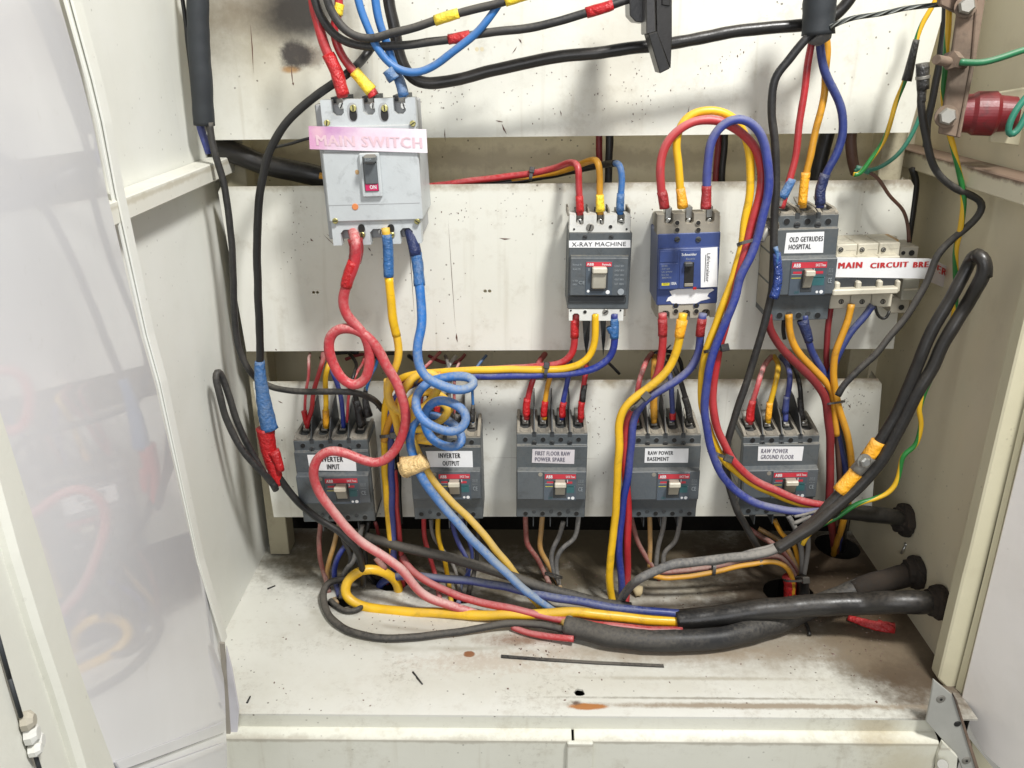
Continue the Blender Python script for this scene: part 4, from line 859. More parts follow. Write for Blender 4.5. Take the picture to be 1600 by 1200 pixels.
# --- top left
s1 = C('thick matt black sleeve hanging down the upper left corner', 'sleeve', 33, [(309, -45), (309, 0), (311, 60), (315, 130), (320, 196)], .985, name='cable_sleeve', cat='sleeve', n=16,
       kids=[('inner_wire', 'royal', 13, 12, [(311, 185), (316, 205), (324, 228), (328, 240)], .99)], wob=.001)
C('thin black strip put in as the dark slit beside the corner sleeve', 'black', 7, [(284, -40), (288, 20), (294, 75), (303, 150)], 1.0)  # added tube, its black stands in for a dark slit
C('fat grey brown cable running from the left corner behind the main switch', 'sheath', 33, [(322, 214), (330, 226), (362, 237), (412, 256), (462, 268), (512, 278)], 1.055, name='power_cable', cat='cable', n=16,
  kids=[('amber_core', 'amber', 10, 8, [(500, 274), (516, 277)], 1.035)])
C('black wire dropping from the sleeve, then running right above INVERTER INPUT', 'dustblack', 11, [(328, 192), (331, 215), (340, 250), (350, 290), (357, 335), (363, 390), (366, 450), (368, 510), (376, 553), (392, 583), (416, 601, .99), (450, 610, .975), (490, 612, .97), (535, 612, .965), (566, 616, .965), (586, 625, .975), (598, 640, .985)], .98)
C('long black cable curving from the top past the main switch to taped joint', 'black', 13, [(590, 60, .985), (575, 82, .985), (542, 116), (497, 148), (462, 176), (437, 204), (421, 236), (411, 270), (405, 310), (402, 360), (402, 410), (404, 470), (406, 530), (407, 580), (412, 630), (420, 680), (428, 735), (440, 752), (452, 768), (470, 789), (500, 812), (535, 836), (556, 856, .955), (566, 885, .96), (566, 915, .965)], .955, name='power_cable', cat='cable',
  kids=[('tape_sleeve', 'tape_blue', 14, 30, [(406, 564), (409, 600), (414, 640), (421, 670)]), ('tape_sleeve', 'tape_red', 31, 21, [(414, 668), (420, 705), (430, 740), (432, 757)]), ('tape_lump', 'tape_red', 18, 13, [(427, 705), (435, 722), (438, 735)], .95)])
C('black looped wire standing up left of the red taped joint', 'dustblack', 12, [(430, 762), (418, 748), (404, 726), (388, 698), (372, 664), (361, 630), (352, 602), (345, 583), (339, 579, .938), (337, 590, .933), (342, 610, .93), (352, 650, .93), (365, 682, .93), (384, 710, .93), (404, 733, .933), (420, 748, .94), (431, 766, .945)], .942)
# --- top centre
C('thick red wire entering the first top terminal of the main switch', 'red', 17, [(488, -40), (490, 0), (498, 38), (507, 68), (520, 103), (531, 128), (537, 152)], .945, group=LOOPS, kids=[('tape_sleeve', 'tape_red', 18, 20, [(513, 85), (525, 113), (537, 149)])])
C('red wire with yellow tape entering the middle top terminal of the main switch', 'red', 14, [(527, -30), (529, 18), (521, 45), (526, 68), (537, 93), (552, 112), (568, 128), (584, 150)], .95, group=LOOPS,
  kids=[('tape_patch', 'tape_yellow', 15, 16, [(531, 6), (527, 24)]), ('tape_sleeve', 'tape_yellow', 19, 22, [(553, 112), (567, 127), (581, 142)]), ('tape_sleeve', 'tape_red', 19, 15, [(578, 139), (585, 150)])])
C('bright blue wire sweeping in a wide arc to the upper right', 'skyblue', 13, [(556, -40), (560, 0), (567, 25), (577, 48), (588, 72), (602, 92), (624, 109), (650, 113), (682, 101), (712, 78), (742, 55), (762, 32), (777, 12), (788, -8), (796, -40)], .935)
C('blue taped wire entering the last top terminal of the main switch', 'skyblue', 14, [(585, -40), (587, 0), (592, 32), (603, 64), (613, 93), (624, 120), (630, 152)], .945, group=LOOPS,
  kids=[('tape_lump', 'tape_blue', 22, 20, [(606, 108), (617, 124)], .935), ('tape_sleeve', 'tape_blue', 15, 18, [(618, 110), (627, 130), (631, 150)])])
C('thick black cable sweeping from the main switch right to the hanging sleeve', 'sheath', 20, [(606, -40), (607, 0), (614, 36), (622, 76), (632, 104), (644, 121), (665, 130), (690, 130), (725, 122), (765, 111), (800, 102), (850, 93), (900, 86), (950, 80), (1007, 73), (1075, 64), (1150, 49), (1200, 43), (1252, 40), (1290, 34), (1325, 2), (1345, -40)], .97, name='power_cable', cat='cable', n=14)
C('black wire with two yellow tape bands at the top', 'dustblack', 14, [(508, -40), (511, 0), (519, 22), (532, 41), (550, 55), (580, 60), (617, 51), (655, 40), (700, 26), (745, 13), (790, 3), (850, -18)], .93,
  kids=[('tape_band', 'tape_yellow', 15.5, 16, [(679, 32.5), (716, 21)]), ('tape_band', 'tape_yellow', 17, 16, [(790, 3), (830, -10)])])
C('black wire with two red tape bands at the top', 'dustblack', 14, [(486, -30), (497, 14), (506, 34), (521, 53), (541, 66), (575, 72), (630, 70), (680, 65), (732, 57), (770, 51), (812, 45), (850, 38), (887, 29), (925, 17), (957, 7), (1000, -6)], .94,
  kids=[('tape_band', 'tape_red', 15.5, 15, [(700, 61.5), (734, 56.5)]), ('tape_band', 'tape_red', 15, 15.5, [(916, 20), (957, 7)])])
C('thin dark wire on the top plate, running left from the MAIN SWITCH strip', 'black', 5, [(424, 230), (440, 227), (462, 222), (486, 216)], 1.015)
# black plastic bracket
br = empty('busbar_bracket', at(1030, 0, .93), 'black plastic channel bracket hanging down at the top edge of the plate', 'bracket')
def bp_(name, pl, d0, d1, m): return extr(name, [at(x, y, d0) - br.location for x, y in pl], (0, d1 - d0, 0), m, br, .0008)
bp_('channel_wall', [(1009, -50), (1022, -50), (1025, 50), (1010, 54)], .90, .94, 'tie'); bp_('channel_wall', [(1013, 53), (1027, 49), (1047, 107), (1031, 115)], .898, .93, 'black')
bp_('channel_web', [(1024, -50), (1050, -50), (1050, 60), (1048, 107), (1046, 104), (1026, 50)], .905, .935, 'sheath'); bp_('bracket_block', [(983, -50), (1008, -50), (1008, 36), (993, 34), (984, 24)], .93, .97, 'tie'); bp_('bracket_slot', [(1034, -50), (1047, -50), (1047, 10), (1034, 8)], .9035, .906, 'hole')
# --- sleeve top right and the hospital breaker's wires
C('frayed black woven sleeve hanging at the top right centre', 'sleeve', 50, [(1283, -60), (1281, -10), (1278, 55)], .945, name='cable_sleeve', cat='sleeve', n=20, wob=.0015, rough=.06,
  kids=[('frayed_edge', 'greywire', 44, 24, [(1279, 52), (1284, 60), (1287, 66)])])
H = 'wires into the three pole hospital breaker'
C('long black wire from the frayed sleeve down past the hospital breaker', 'dustblack', 13, [(1273, 48), (1262, 58), (1246, 76), (1229, 98), (1213, 117), (1206, 142), (1206, 178), (1210, 215), (1213, 262), (1212, 310), (1210, 360), (1209, 410), (1206, 455), (1199, 486), (1190, 518), (1178, 560), (1165, 602), (1150, 645), (1138, 687), (1134, 722), (1138, 755), (1147, 783), (1158, 810), (1173, 836), (1189, 862, .955)], .94,
  kids=[('blue_film', 'navytape', 13, 15, [(1214, 395), (1216, 425), (1213, 450), (1208, 466)], .935), ('film_scrap', 'tape_blue', 8, 4, [(1212, 386), (1216, 400), (1214, 415)], .932)])
C('red wire with a blue taped end above the hospital breaker', 'red', 12, [(1271, 55), (1267, 75), (1259, 125), (1252, 175), (1246, 222), (1239, 262), (1230, 294), (1221, 325)], .965, group=H, kids=[('tape_sleeve', 'tape_blue', 15, 17, [(1237, 279), (1230, 296), (1222, 309)]), ('cable_lug', 'dullmetal', 11, 10, [(1222, 308), (1219, 322)])])
C('orange wire into the middle top terminal of the hospital breaker', 'amber', 12, [(1291, 55), (1293, 75), (1290, 110), (1288, 150), (1279, 190), (1267, 235), (1258, 275), (1255, 325)], .97, group=H, kids=[('tape_sleeve', 'tape_orange', 14, 16, [(1258, 270), (1255, 300), (1254, 320)])])
C('blue wire into the right top terminal of the hospital breaker', 'navy', 14, [(1280, 55), (1282, 75), (1288, 108), (1301, 138), (1314, 170), (1317, 205), (1307, 238), (1292, 268), (1284, 295), (1281, 325)], .96, group=H, kids=[('tape_sleeve', 'tape_navy', 15, 17, [(1290, 272), (1282, 298), (1281, 320)])])
C('twisted bare stranded wire from the frayed sleeve to the rusty bar', 'strand', 8, [(1296, 44), (1320, 33), (1345, 26), (1395, 18), (1440, 10), (1475, 6), (1505, 6)], .93, name='bare_wire')
# --- rusty busbar, insulator, earth wires
ru = empty('busbar', at(1505, 100, .90), 'rusty flat copper bar with bolts at the upper right', 'busbar')
def rb(name, pl, d0, d1, m): return extr(name, [at(x, y, d0) - ru.location for x, y in pl], (0, d1 - d0, 0), m, ru, .001)
rb('bar', [(1501, -60), (1545, -60), (1540, 0), (1526, 90), (1501, 216), (1468, 209), (1480, 140), (1497, 20)], .90, .905, 'rust')
rb('bar_edge', [(1530, -50), (1545, -50), (1540, 0), (1526, 90), (1501, 216), (1496, 215), (1518, 100)], .897, .905, 'rust')
for (x, y, r_) in ((1479, 182, 12), (1509, 10, 11)):
    c = at(x, y, .898) - ru.location; lathe('bolt_head', c, (-.25, -1, .1), [(0, r_ / 1400), (.006, r_ / 1400), (.008, r_ * .8 / 1400)], 'dullmetal', ru, 6); lathe('washer', c, (-.25, -1, .1), [(-.002, r_ * 1.3 / 1400), (.0005, r_ * 1.3 / 1400)], 'rust', ru, 20)
cyl('stud', at(1463, 93, .87) - ru.location, at(1506, 101, .90) - ru.location, .0045, .0045, 'rust', ru, 12)
lathe('nut', at(1488, 95, .885) - ru.location, (at(1506, 101, .90) - at(1463, 93, .87)), [(-.005, .009), (.006, .009)], 'rust', ru, 6)
rb('bar_foot', [(1462, -60), (1530, -60), (1528, 12), (1500, 22), (1470, 8)], .91, .918, 'rust')
ins = empty('standoff_insulator', at(1545, 178, .90), 'dark red ribbed standoff insulator behind the rusty bar', 'insulator')
a0, a1 = at(1502, 177, .915) - ins.location, at(1590, 178, .90) - ins.location; ax = (a1 - a0); ll = ax.length
lathe('resin_body', a0, ax, [(0, .0185), (ll * .16, .0190), (ll * .24, .0215), (ll * .58, .0218), (ll * .66, .0180), (ll * .95, .0165), (ll, .013)], 'insulator', ins, 44)
extr('mounting_pad', [at(x, y, .91) - ins.location for x, y in [(1557, 145), (1640, 130), (1640, 228), (1592, 228), (1548, 222)]], (.0, .006, 0), creamy, ins, .001)
C('green wire from the rusty bar out to the right edge', 'green', 11, [(1498, 96), (1512, 97), (1528, 98), (1548, 95), (1570, 88), (1595, 79), (1640, 66)], .88)
C('green wire loop in front of the red insulator at the right edge', 'teal', 11, [(1640, 120), (1605, 150), (1587, 172), (1577, 196), (1576, 210), (1584, 212), (1594, 200), (1602, 180), (1620, 150)], .85)
C('green and yellow earth wire with a black crimp sleeve at the upper right', 'stripe', 8, [(1468, -40), (1462, 0), (1451, 18), (1440, 38), (1433, 62), (1424, 95), (1413, 128), (1400, 158), (1391, 192), (1382, 220), (1364, 244), (1350, 264), (1342, 274), (1334, 272)], .98,
  kids=[('crimp_sleeve', 'tape_black', 10, 16, [(1433, 62), (1428, 82), (1423, 102), (1416, 127)])])
C('thin teal earth wire joining the twisted knot on the cross gap', 'teal', 7, [(1440, 172), (1433, 190), (1420, 219), (1400, 244), (1375, 261), (1356, 267), (1344, 264), (1336, 268)], 1.0, kids=[('twisted_end', 'teal', 10, 9, [(1358, 268), (1338, 263)])])
C('thick brown black cable stub in the gap beside the twisted earth wires', 'brown', 18, [(1331, 195), (1330, 222), (1331, 248), (1338, 270)], 1.06, n=12, name='power_cable', cat='cable')
C('thin dark brown wire from the earth knot down the middle plate', 'brown', 6, [(1355, 268), (1368, 273), (1379, 288), (1389, 305), (1402, 318), (1412, 330), (1418, 350), (1419, 378)], 1.005)
C('long green and yellow earth wire hanging down the right side wall', 'stripe', 9, [(1486, -30), (1483, 15), (1481, 50), (1477, 100), (1475, 150), (1480, 190), (1488, 222), (1494, 252), (1503, 290), (1506, 320), (1501, 352), (1494, 385), (1493, 418), (1494, 450), (1490, 490), (1479, 535), (1466, 566), (1453, 594), (1441, 625), (1436, 645), (1440, 656), (1436, 682), (1429, 700), (1411, 710), (1407, 732), (1400, 754), (1386, 771), (1360, 781), (1338, 788), (1308, 809), (1281, 822), (1262, 836), (1254, 850)], .93)
C('black cable with taped stub end bending sharply on the right wall', 'dustblack', 12, [(1441, 100), (1441, 128), (1438, 150), (1441, 180), (1447, 215), (1454, 248), (1467, 273), (1488, 291), (1512, 303), (1531, 313), (1536, 323), (1528, 338), (1507, 358), (1486, 375), (1470, 393), (1458, 415), (1446, 445), (1432, 470), (1414, 497), (1394, 522), (1368, 554), (1342, 578), (1316, 604), (1308, 618)], .93, name='power_cable', cat='cable',
  kids=[('taped_end', 'tape_black', 22, 20, [(1441, 100), (1441, 122), (1441, 140)]), ('taped_end', 'tape_black', 16, 13, [(1439, 138), (1440, 160)]), ('crimp_band', 'dullmetal', 23, 23, [(1441, 119), (1441, 124)])])
C('black strip put in as the dark gap between middle plate and right wall', 'black', 12, [(1425, 262), (1431, 285), (1424, 340), (1416, 390)], 1.06)  # added tube, black in place of the shade in this gap
C('slim black cable on the top right beside the rusty bar', 'black', 12, [(1480, -30), (1474, 50), (1462, 130), (1450, 195), (1447, 230)], 1.03)
# --- thick loop on the right
T2 = 'two thick black cables looped down the right side'
C('thick black cable loop on the right wall ending in yellow taped lug joint', 'sheath', 20, [(1540, 432, .85), (1541, 412, .85), (1536, 400, .855), (1526, 398, .86), (1516, 407), (1508, 425), (1497, 445), (1480, 476), (1462, 508), (1445, 541), (1432, 574), (1418, 610), (1402, 642), (1385, 672), (1367, 702), (1349, 728), (1328, 755), (1310, 775), (1287, 798), (1264, 820), (1243, 838)], .87, n=14, name='power_cable', cat='cable', group=T2,
  kids=[('tape_sleeve', 'tape_orange', 21, 22, [(1373, 688), (1365, 702), (1356, 715)]), ('cable_lug', 'dullmetal', 24, 22, [(1359, 712), (1348, 726), (1337, 738)]), ('tape_sleeve', 'tape_orange', 23, 25, [(1338, 738), (1325, 753), (1312, 768)])])
lz = at(1352, 723, .857); zc_ = empty('joint_bolt', lz, 'zinc bolt clamping the two lugs between the yellow tapes', 'bolt')
lathe('bolt_head', (0, .002, 0), (.1, -1, .25), [(0, .0062), (.004, .0062), (.0055, .004)], 'screw', zc_, 6); lathe('washer', (0, .004, 0), (.1, -1, .25), [(0, .0085), (.0015, .0085)], 'dullmetal', zc_, 18)
C('second thick black cable of the loop, running unbroken down to the left', 'sheath', 21, [(1526, 398, .86), (1534, 400, .853), (1540, 410, .85), (1538, 428, .85), (1528, 446, .852), (1510, 476), (1490, 510), (1473, 540), (1458, 574), (1436, 610), (1418, 642), (1402, 672), (1386, 704), (1367, 732), (1346, 756), (1318, 782), (1290, 804), (1264, 826), (1240, 842), (1214, 857)], .865, n=14, name='power_cable', cat='cable', group=T2)
C('dusty grey black cable trailing from the right loop along the floor holes', 'greywire', 15, [(1262, 824, .88), (1241, 840), (1222, 853), (1204, 862), (1166, 868), (1129, 873), (1091, 877), (1054, 882), (1026, 891), (997, 906), (979, 924, .925), (969, 941, .93), (963, 962, -.004)], .90, name='power_cable', cat='cable')
C('thin dusty wire twisted along the grey trailing cable', 'greywire', 8, [(1230, 845), (1204, 855), (1166, 863), (1120, 880), (1060, 876), (1020, 893), (992, 912), (975, 935, .925)], .905)
C('short stripped grey wire end beside the dusty trailing cable', 'greywire', 7, [(1268, 806), (1252, 812), (1240, 818)], .91)
C('stray grey strands at the end of the cable bend', 'greywire', 5, [(1278, 798), (1258, 803), (1242, 807)], .91)
# --- the three looping wires of the blue breaker
G3 = 'three wires arching over the blue breaker'
C('yellow wire arching highest over the blue breaker then down right', 'yellow', 13, [(1066, 326), (1064, 296), (1060, 262), (1057, 226), (1063, 196), (1082, 178), (1110, 172), (1140, 180), (1160, 200), (1169, 228), (1172, 262), (1171, 300), (1165, 340), (1160, 380), (1149, 422), (1136, 460), (1121, 500), (1107, 538), (1100, 566), (1096, 602), (1098, 635), (1106, 664), (1118, 698), (1136, 724), (1165, 748), (1200, 768), (1240, 783), (1280, 790)], .93, group=G3, kids=[('tape_sleeve', 'tape_orange', 15, 19, [(1064, 294), (1066, 310), (1067, 324)])])
C('red wire arching over the blue breaker then down right', 'red', 14, [(1037, 326), (1033, 296), (1031, 262), (1036, 236), (1050, 212), (1075, 194), (1105, 187), (1137, 193), (1162, 209), (1180, 231), (1189, 260), (1188, 295), (1178, 338), (1169, 375), (1160, 410), (1148, 455), (1136, 500), (1127, 530), (1121, 560), (1115, 594), (1114, 633), (1121, 671), (1135, 702), (1152, 728), (1174, 747), (1205, 764), (1243, 779), (1284, 789), (1310, 795)], .925, group=G3, kids=[('tape_sleeve', 'tape_maroon', 16, 17, [(1034, 300), (1037, 312), (1038, 326)])])
C('blue wire arching over the blue breaker then down right', 'royal', 14, [(1103, 326), (1104, 296), (1105, 262), (1110, 226), (1122, 203), (1140, 188), (1162, 185), (1182, 199), (1194, 222), (1200, 262), (1199, 300), (1191, 342), (1183, 375), (1171, 405), (1157, 432), (1150, 460), (1136, 497), (1123, 530), (1113, 558), (1105, 594), (1101, 633), (1105, 673), (1114, 715), (1129, 744), (1152, 768), (1182, 786), (1217, 796), (1262, 799), (1300, 799)], .915, group=G3, kids=[('tape_sleeve', 'tape_maroon', 17, 19, [(1104, 290), (1103, 308), (1102, 326)])])
tie(1170, 378, .922, 33, 14, 'cable tie on the three arching wires beside the blue breaker'); tie(1118, 546, .922, 33, 12, 'cable tie on the arching wires just below the middle plate'); tie(1124, 711, .922, 34, -22, 'cable tie on the arching wires beside the RAW POWER GROUND FLOOR breaker')
# --- below the blue breaker
B3 = 'wires below the blue breaker'
C('red wire from the left bottom terminal of the blue breaker', 'red', 13, [(1036, 490), (1036, 512), (1035, 535), (1032, 560), (1026, 590), (1008, 620), (990, 640), (980, 662), (977, 695), (977, 730), (980, 775), (981, 800), (981, 855), (980, 905), (978, 945, .945), (977, 965, -.002)], .955, group=B3, kids=[('tape_sleeve', 'tape_maroon', 16, 17, [(1036, 498), (1036, 512), (1035, 524)])])
C('yellow wire from the middle bottom terminal of the blue breaker', 'yellow', 13.5, [(1067, 490), (1064, 512), (1060, 535), (1053, 558), (1040, 581), (1014, 606), (988, 624), (974, 640), (968, 662), (967, 700), (965, 745), (963, 785), (959, 830), (955, 870), (952, 905), (956, 935, .945), (960, 955, -.002)], .945, group=B3, kids=[('tape_sleeve', 'tape_orange', 20, 17, [(1066, 500), (1063, 515), (1061, 527)])])
C('blue wire from the right bottom terminal of the blue breaker', 'royal', 13, [(1098, 490), (1095, 512), (1094, 535), (1091, 555), (1082, 573), (1066, 588), (1046, 601), (1024, 615), (1005, 630), (995, 645), (989, 668), (986, 700), (981, 745), (973, 785), (969, 825), (968, 860), (970, 890), (972, 918), (970, 945, -.002)], .95, group=B3, kids=[('tape_sleeve', 'tape_maroon', 15, 14, [(1097, 498), (1095, 513), (1094, 526)])])
tie(999, 628, .94, 34, 45, 'cable tie bunching the three wires above the RAW POWER BASEMENT breaker')
# --- X-ray breaker
XG = 'wires into the X-ray breaker'
C('red wire from behind the main switch to the X-ray breaker', 'red', 11, [(640, 296, 1.05), (700, 287, 1.05), (760, 279, 1.05), (825, 272, 1.045), (870, 262, 1.03), (893, 253, 1.005), (903, 262), (905, 285), (905, 308), (906, 335)], .985, group=XG, kids=[('tape_sleeve', 'tape_red', 12, 13, [(905, 306), (905, 318), (906, 330)])])
C('orange yellow wire entering the middle of the X-ray breaker', 'amber', 11, [(800, 282, 1.06), (850, 273, 1.055), (890, 263, 1.04), (922, 252, 1.005), (935, 254), (938, 275), (937, 305), (938, 335)], .985, group=XG, kids=[('tape_sleeve', 'tape_yellow', 12, 16, [(937, 304), (937, 316), (938, 330)])])
C('black wire whose pale blue end enters the X-ray breaker', 'black', 11, [(740, 290, 1.06), (800, 284, 1.06), (860, 274, 1.055), (910, 263, 1.045), (950, 256, 1.02), (962, 255, 1.0)], .985, group=XG)
C('pale blue wire entering the right terminal of the X-ray breaker', 'blue', 11, [(962, 255, 1.0), (969, 257), (972, 275), (970, 305), (969, 335)], .985, group=XG, kids=[('tape_sleeve', 'tape_blue', 12, 13, [(970, 302), (969, 318), (969, 330)])])
tie(830, 273, 1.04, 17, 80, 'small cable tie on the red wire left of the X-ray breaker', thick=5)
C('dark maroon wire standing in the gap above the X-ray breaker', 'maroon', 11, [(937, 200), (937, 225), (937, 260), (936, 292)], 1.08)
C('thick black wire standing in the gap above the X-ray breaker', 'black', 13, [(953, 200), (953, 225), (951, 260), (950, 295)], 1.075)
C('maroon wire standing in the gap behind the blue arch', 'maroon', 12, [(1124, 195), (1123, 225), (1120, 255), (1118, 292)], 1.08)
C('black wire standing in the gap behind the blue arch', 'black', 11, [(1133, 195), (1132, 225), (1129, 255), (1127, 292)], 1.075)
C('wide black cable slanting in the gap behind the orange wire', 'black', 24, [(1297, 190), (1291, 216), (1282, 248), (1274, 285)], 1.085, n=12, name='power_cable', cat='cable')
XB = 'wires below the X-ray breaker'
C('red wire curving left from below the X-ray breaker', 'red', 12, [(900, 490), (898, 512), (898, 530), (894, 550), (882, 564), (862, 571), (830, 574), (780, 577, .985), (720, 580, .99), (660, 584, .995), (630, 592, .99), (615, 605, .99)], .985, group=XB, kids=[('tape_sleeve', 'tape_red', 12, 13, [(898, 497), (898, 512), (898, 526)])])
C('yellow wire running left from the X-ray breaker and down the plate', 'yellow', 12, [(930, 490), (930, 515), (929, 535), (923, 553), (908, 567), (886, 575), (858, 578), (800, 577), (740, 579), (690, 581), (652, 584), (628, 590), (612, 604), (604, 628), (601, 665), (601, 705), (602, 745), (605, 795), (609, 830), (613, 860), (618, 890, .99), (622, 915, .99)], .975, group=XB)
C('blue wire running left from the X-ray breaker and down the plate', 'royal', 12, [(960, 490), (960, 515), (959, 540), (953, 559), (934, 574), (897, 583), (860, 586), (800, 587), (735, 588), (690, 590), (655, 597), (632, 606), (618, 622), (611, 645), (611, 695), (612, 745), (612, 800), (614, 840), (615, 875), (617, 905, -.001)], .975, group=XB, kids=[('tape_sleeve', 'tape_blue', 13, 13, [(960, 497), (960, 512), (959, 527)]), ('tape_lump', 'tape_blue', 12, 10, [(952, 510), (955, 519)])])
C('yellow wire hugging the blue one left of INVERTER OUTPUT', 'amber', 12, [(690, 584), (650, 594), (630, 612), (618, 640, .968), (606, 665, .97), (600, 690, .97)], .972)
C('red wire coming down behind the blue wire left of INVERTER OUTPUT', 'red', 9, [(617, 735), (619, 775), (621, 812), (624, 840), (627, 868), (629, 895), (630, 915, -.002)], .98)
C('thin black wire behind the bundle left of INVERTER OUTPUT', 'black', 9, [(618, 690), (622, 730), (624, 780), (626, 818)], .995)
tie(853, 579, .972, 22, 84, 'cable tie round yellow and blue wires above the smudged label breaker', thick=5); tie(652, 593, .97, 20, 70, 'cable tie on the wires above the blue coil', thick=5); tie(607, 681, .97, 25, 6, 'cable tie on the upright wires left of the INVERTER OUTPUT breaker', thick=5)
# --- below the main switch
MB = 'wires below the main switch'
C('long dusty red cable looping once below the main switch down to the floor', 'pink', 16, [(550, 356, .955), (556, 378), (556, 402), (550, 426), (541, 448), (535, 470), (540, 490), (555, 507), (569, 525), (577, 548), (577, 575), (568, 597), (553, 603), (536, 593), (522, 571), (514, 548), (516, 526), (528, 514), (548, 513), (570, 524), (590, 546), (604, 572), (618, 594), (629, 620), (634, 650), (630, 676), (620, 700), (604, 717), (588, 724), (564, 717), (540, 707), (518, 704), (501, 711), (491, 727), (490, 745), (498, 768), (513, 790), (528, 808), (548, 832), (574, 854), (602, 871), (626, 889), (643, 909), (658, 926), (677, 938), (706, 947), (735, 955), (768, 966), (802, 978), (836, 988), (864, 995, .895), (895, 1000, .89)], .925, n=12, name='power_cable', cat='cable', group=MB,
  kids=[('tape_sleeve', 'tape_maroon', 25, 22, [(555, 372), (557, 390), (554, 410)], .93), ('tape_sleeve', 'tape_red', 20, 15, [(553, 408), (547, 426), (541, 448)])])
C('yellow cable from the main switch through the dusty tangle to the floor', 'dustyellow', 13, [(602, 356), (605, 378), (607, 405), (608, 438), (610, 465), (614, 495), (620, 525), (623, 550), (618, 575), (609, 596), (607, 618), (616, 640), (634, 648), (656, 640), (676, 622), (687, 604), (682, 586), (662, 582), (643, 592), (630, 612), (627, 640), (634, 664), (650, 672), (674, 664), (696, 650), (700, 636), (686, 628), (660, 636), (642, 654), (643, 680), (652, 705), (661, 726), (672, 744), (690, 767), (711, 790), (731, 808), (748, 826), (765, 847), (783, 869), (802, 894), (820, 920), (840, 945), (862, 963), (886, 974, .885)], .94, n=12, name='power_cable', cat='cable', group=MB,
  kids=[('tape_sleeve', 'tape_blue', 18, 17.5, [(604, 366), (606, 385), (607, 405), (608, 433)]), ('fresh_insulation', 'yellow', 14, 14, [(608, 434), (610, 465), (614, 495), (620, 525)])])
C('second dusty yellow cable coiled behind the blue coil', 'dustyellow', 13, [(606, 592), (606, 622), (618, 650), (626, 680), (640, 690), (668, 676), (690, 650), (704, 640), (694, 622), (668, 612), (640, 626), (632, 655), (646, 684), (676, 690)], .955, n=12, group=MB)
C('bright blue cable coiled twice then falling to the floor sleeve', 'blue', 15, [(640, 356, .95), (647, 378, .945), (651, 410, .94), (656, 444, .93), (659, 480, .922), (659, 510, .915), (653, 540, .908), (652, 562, .905), (658, 580, .903), (674, 595, .902), (694, 604, .902), (712, 609, .904), (731, 609, .908), (742, 601, .913), (737, 592, .918), (714, 588, .922), (692, 590, .924), (670, 597, .924), (654, 612, .920), (649, 630, .914), (653, 646, .908), (666, 660, .903), (686, 671, .900), (706, 675, .900), (722, 669, .902), (730, 655, .906), (725, 641, .910), (712, 632, .914), (697, 626, .918), (681, 627, .921), (669, 636, .924), (663, 650, .926), (665, 668, .926), (673, 684, .924), (687, 695, .922), (706, 700, .923), (720, 695, .928), (723, 684, .934), (714, 668, .940), (697, 656, .943), (682, 649, .944), (664, 648, .943), (650, 655, .941), (643, 668, .937), (641, 690, .932), (645, 712, .926), (652, 730, .921), (658, 744), (669, 761), (684, 780), (700, 800), (719, 821), (740, 847), (768, 873), (796, 899), (824, 925), (852, 945), (875, 960), (900, 974, .88)], .918, n=12, name='power_cable', cat='cable', group=MB,
  kids=[('tape_sleeve', 'tape_navy', 21, 20, [(641, 358, .95), (644, 368, .947), (647, 384, .944), (650, 400, .941)]), ('tape_sleeve', 'tape_blue', 16, 15, [(650, 396, .942), (652, 412, .94), (654, 428, .935), (656, 446, .93)]), ('tape_wad', 'tape_gold', 36, 26, [(630, 731), (640, 728), (655, 724), (664, 718)]), ('tape_wad', 'tape_gold', 12, 6, [(626, 724), (629, 740), (634, 744)], .915)])
# --- lower row, wires at the tops
def top(lbl, mat, w_, pts, kid=None, D=.99):
    k = ()
    if kid: k = [('tape_sleeve', kid[0], kid[1], kid[2], kid[3])]
    return C(lbl, mat, w_, pts, D, kids=k, group='short wires into the tops of the lower breakers')
top('thin red wire at the left pole of INVERTER INPUT', 'pink', 5, [(484, 552, 1.05), (482, 568), (482, 590), (478, 612), (477, 640), (480, 668)], ('tape_red', 10, 8, [(476, 642), (478, 655), (480, 664)]))
top('thicker red wire bent into the left pole of INVERTER INPUT', 'red', 8, [(506, 550, 1.05), (503, 567), (497, 588), (491, 606), (488, 624), (488, 640), (483, 654), (480, 668)])
top('yellow wire into the second pole of INVERTER INPUT', 'yellow', 9, [(520, 556, 1.05), (513, 572), (509, 588), (508, 612), (509, 636), (510, 668)], ('amber', 10, 8, [(509, 640), (510, 655), (510, 666)]))
top('blue wire into the third pole of INVERTER INPUT', 'royal', 8, [(514, 562, 1.05), (520, 580), (528, 602), (533, 628), (537, 655), (538, 668)])
top('thin pink wire slanting behind the red loop above INVERTER INPUT', 'pink', 5, [(572, 552, 1.06), (567, 565, 1.03), (558, 582, 1.0), (550, 600), (544, 622), (543, 642), (544, 660)])
top('black taped wire into the last pole of INVERTER INPUT', 'black', 9, [(528, 575, 1.05), (540, 596), (554, 612), (559, 635), (565, 668)], ('tape_black', 9, 18, [(556, 625), (561, 642), (566, 664)]))
top('thin blue wire with a black boot above INVERTER INPUT', 'skyblue', 5, [(592, 556, 1.06), (588, 570, 1.03), (579, 588), (573, 606), (571, 625), (573, 650)], ('tape_black', 6, 15, [(572, 605), (571, 628), (576, 650)]))
for i, (x0_, x1_, cc) in enumerate(((500, 560, 'black'), (575, 625, 'black'), (540, 590, 'maroon'))):
    C(['black wire lying in the gap above INVERTER INPUT', 'black wire lying in the gap left of the yellow cable', 'maroon wire lying in the gap behind the red loop'][i], cc, 6, [(x0_, 560 + i), (x0_ + 25, 553), (x1_, 551 + i * 2)], 1.07)
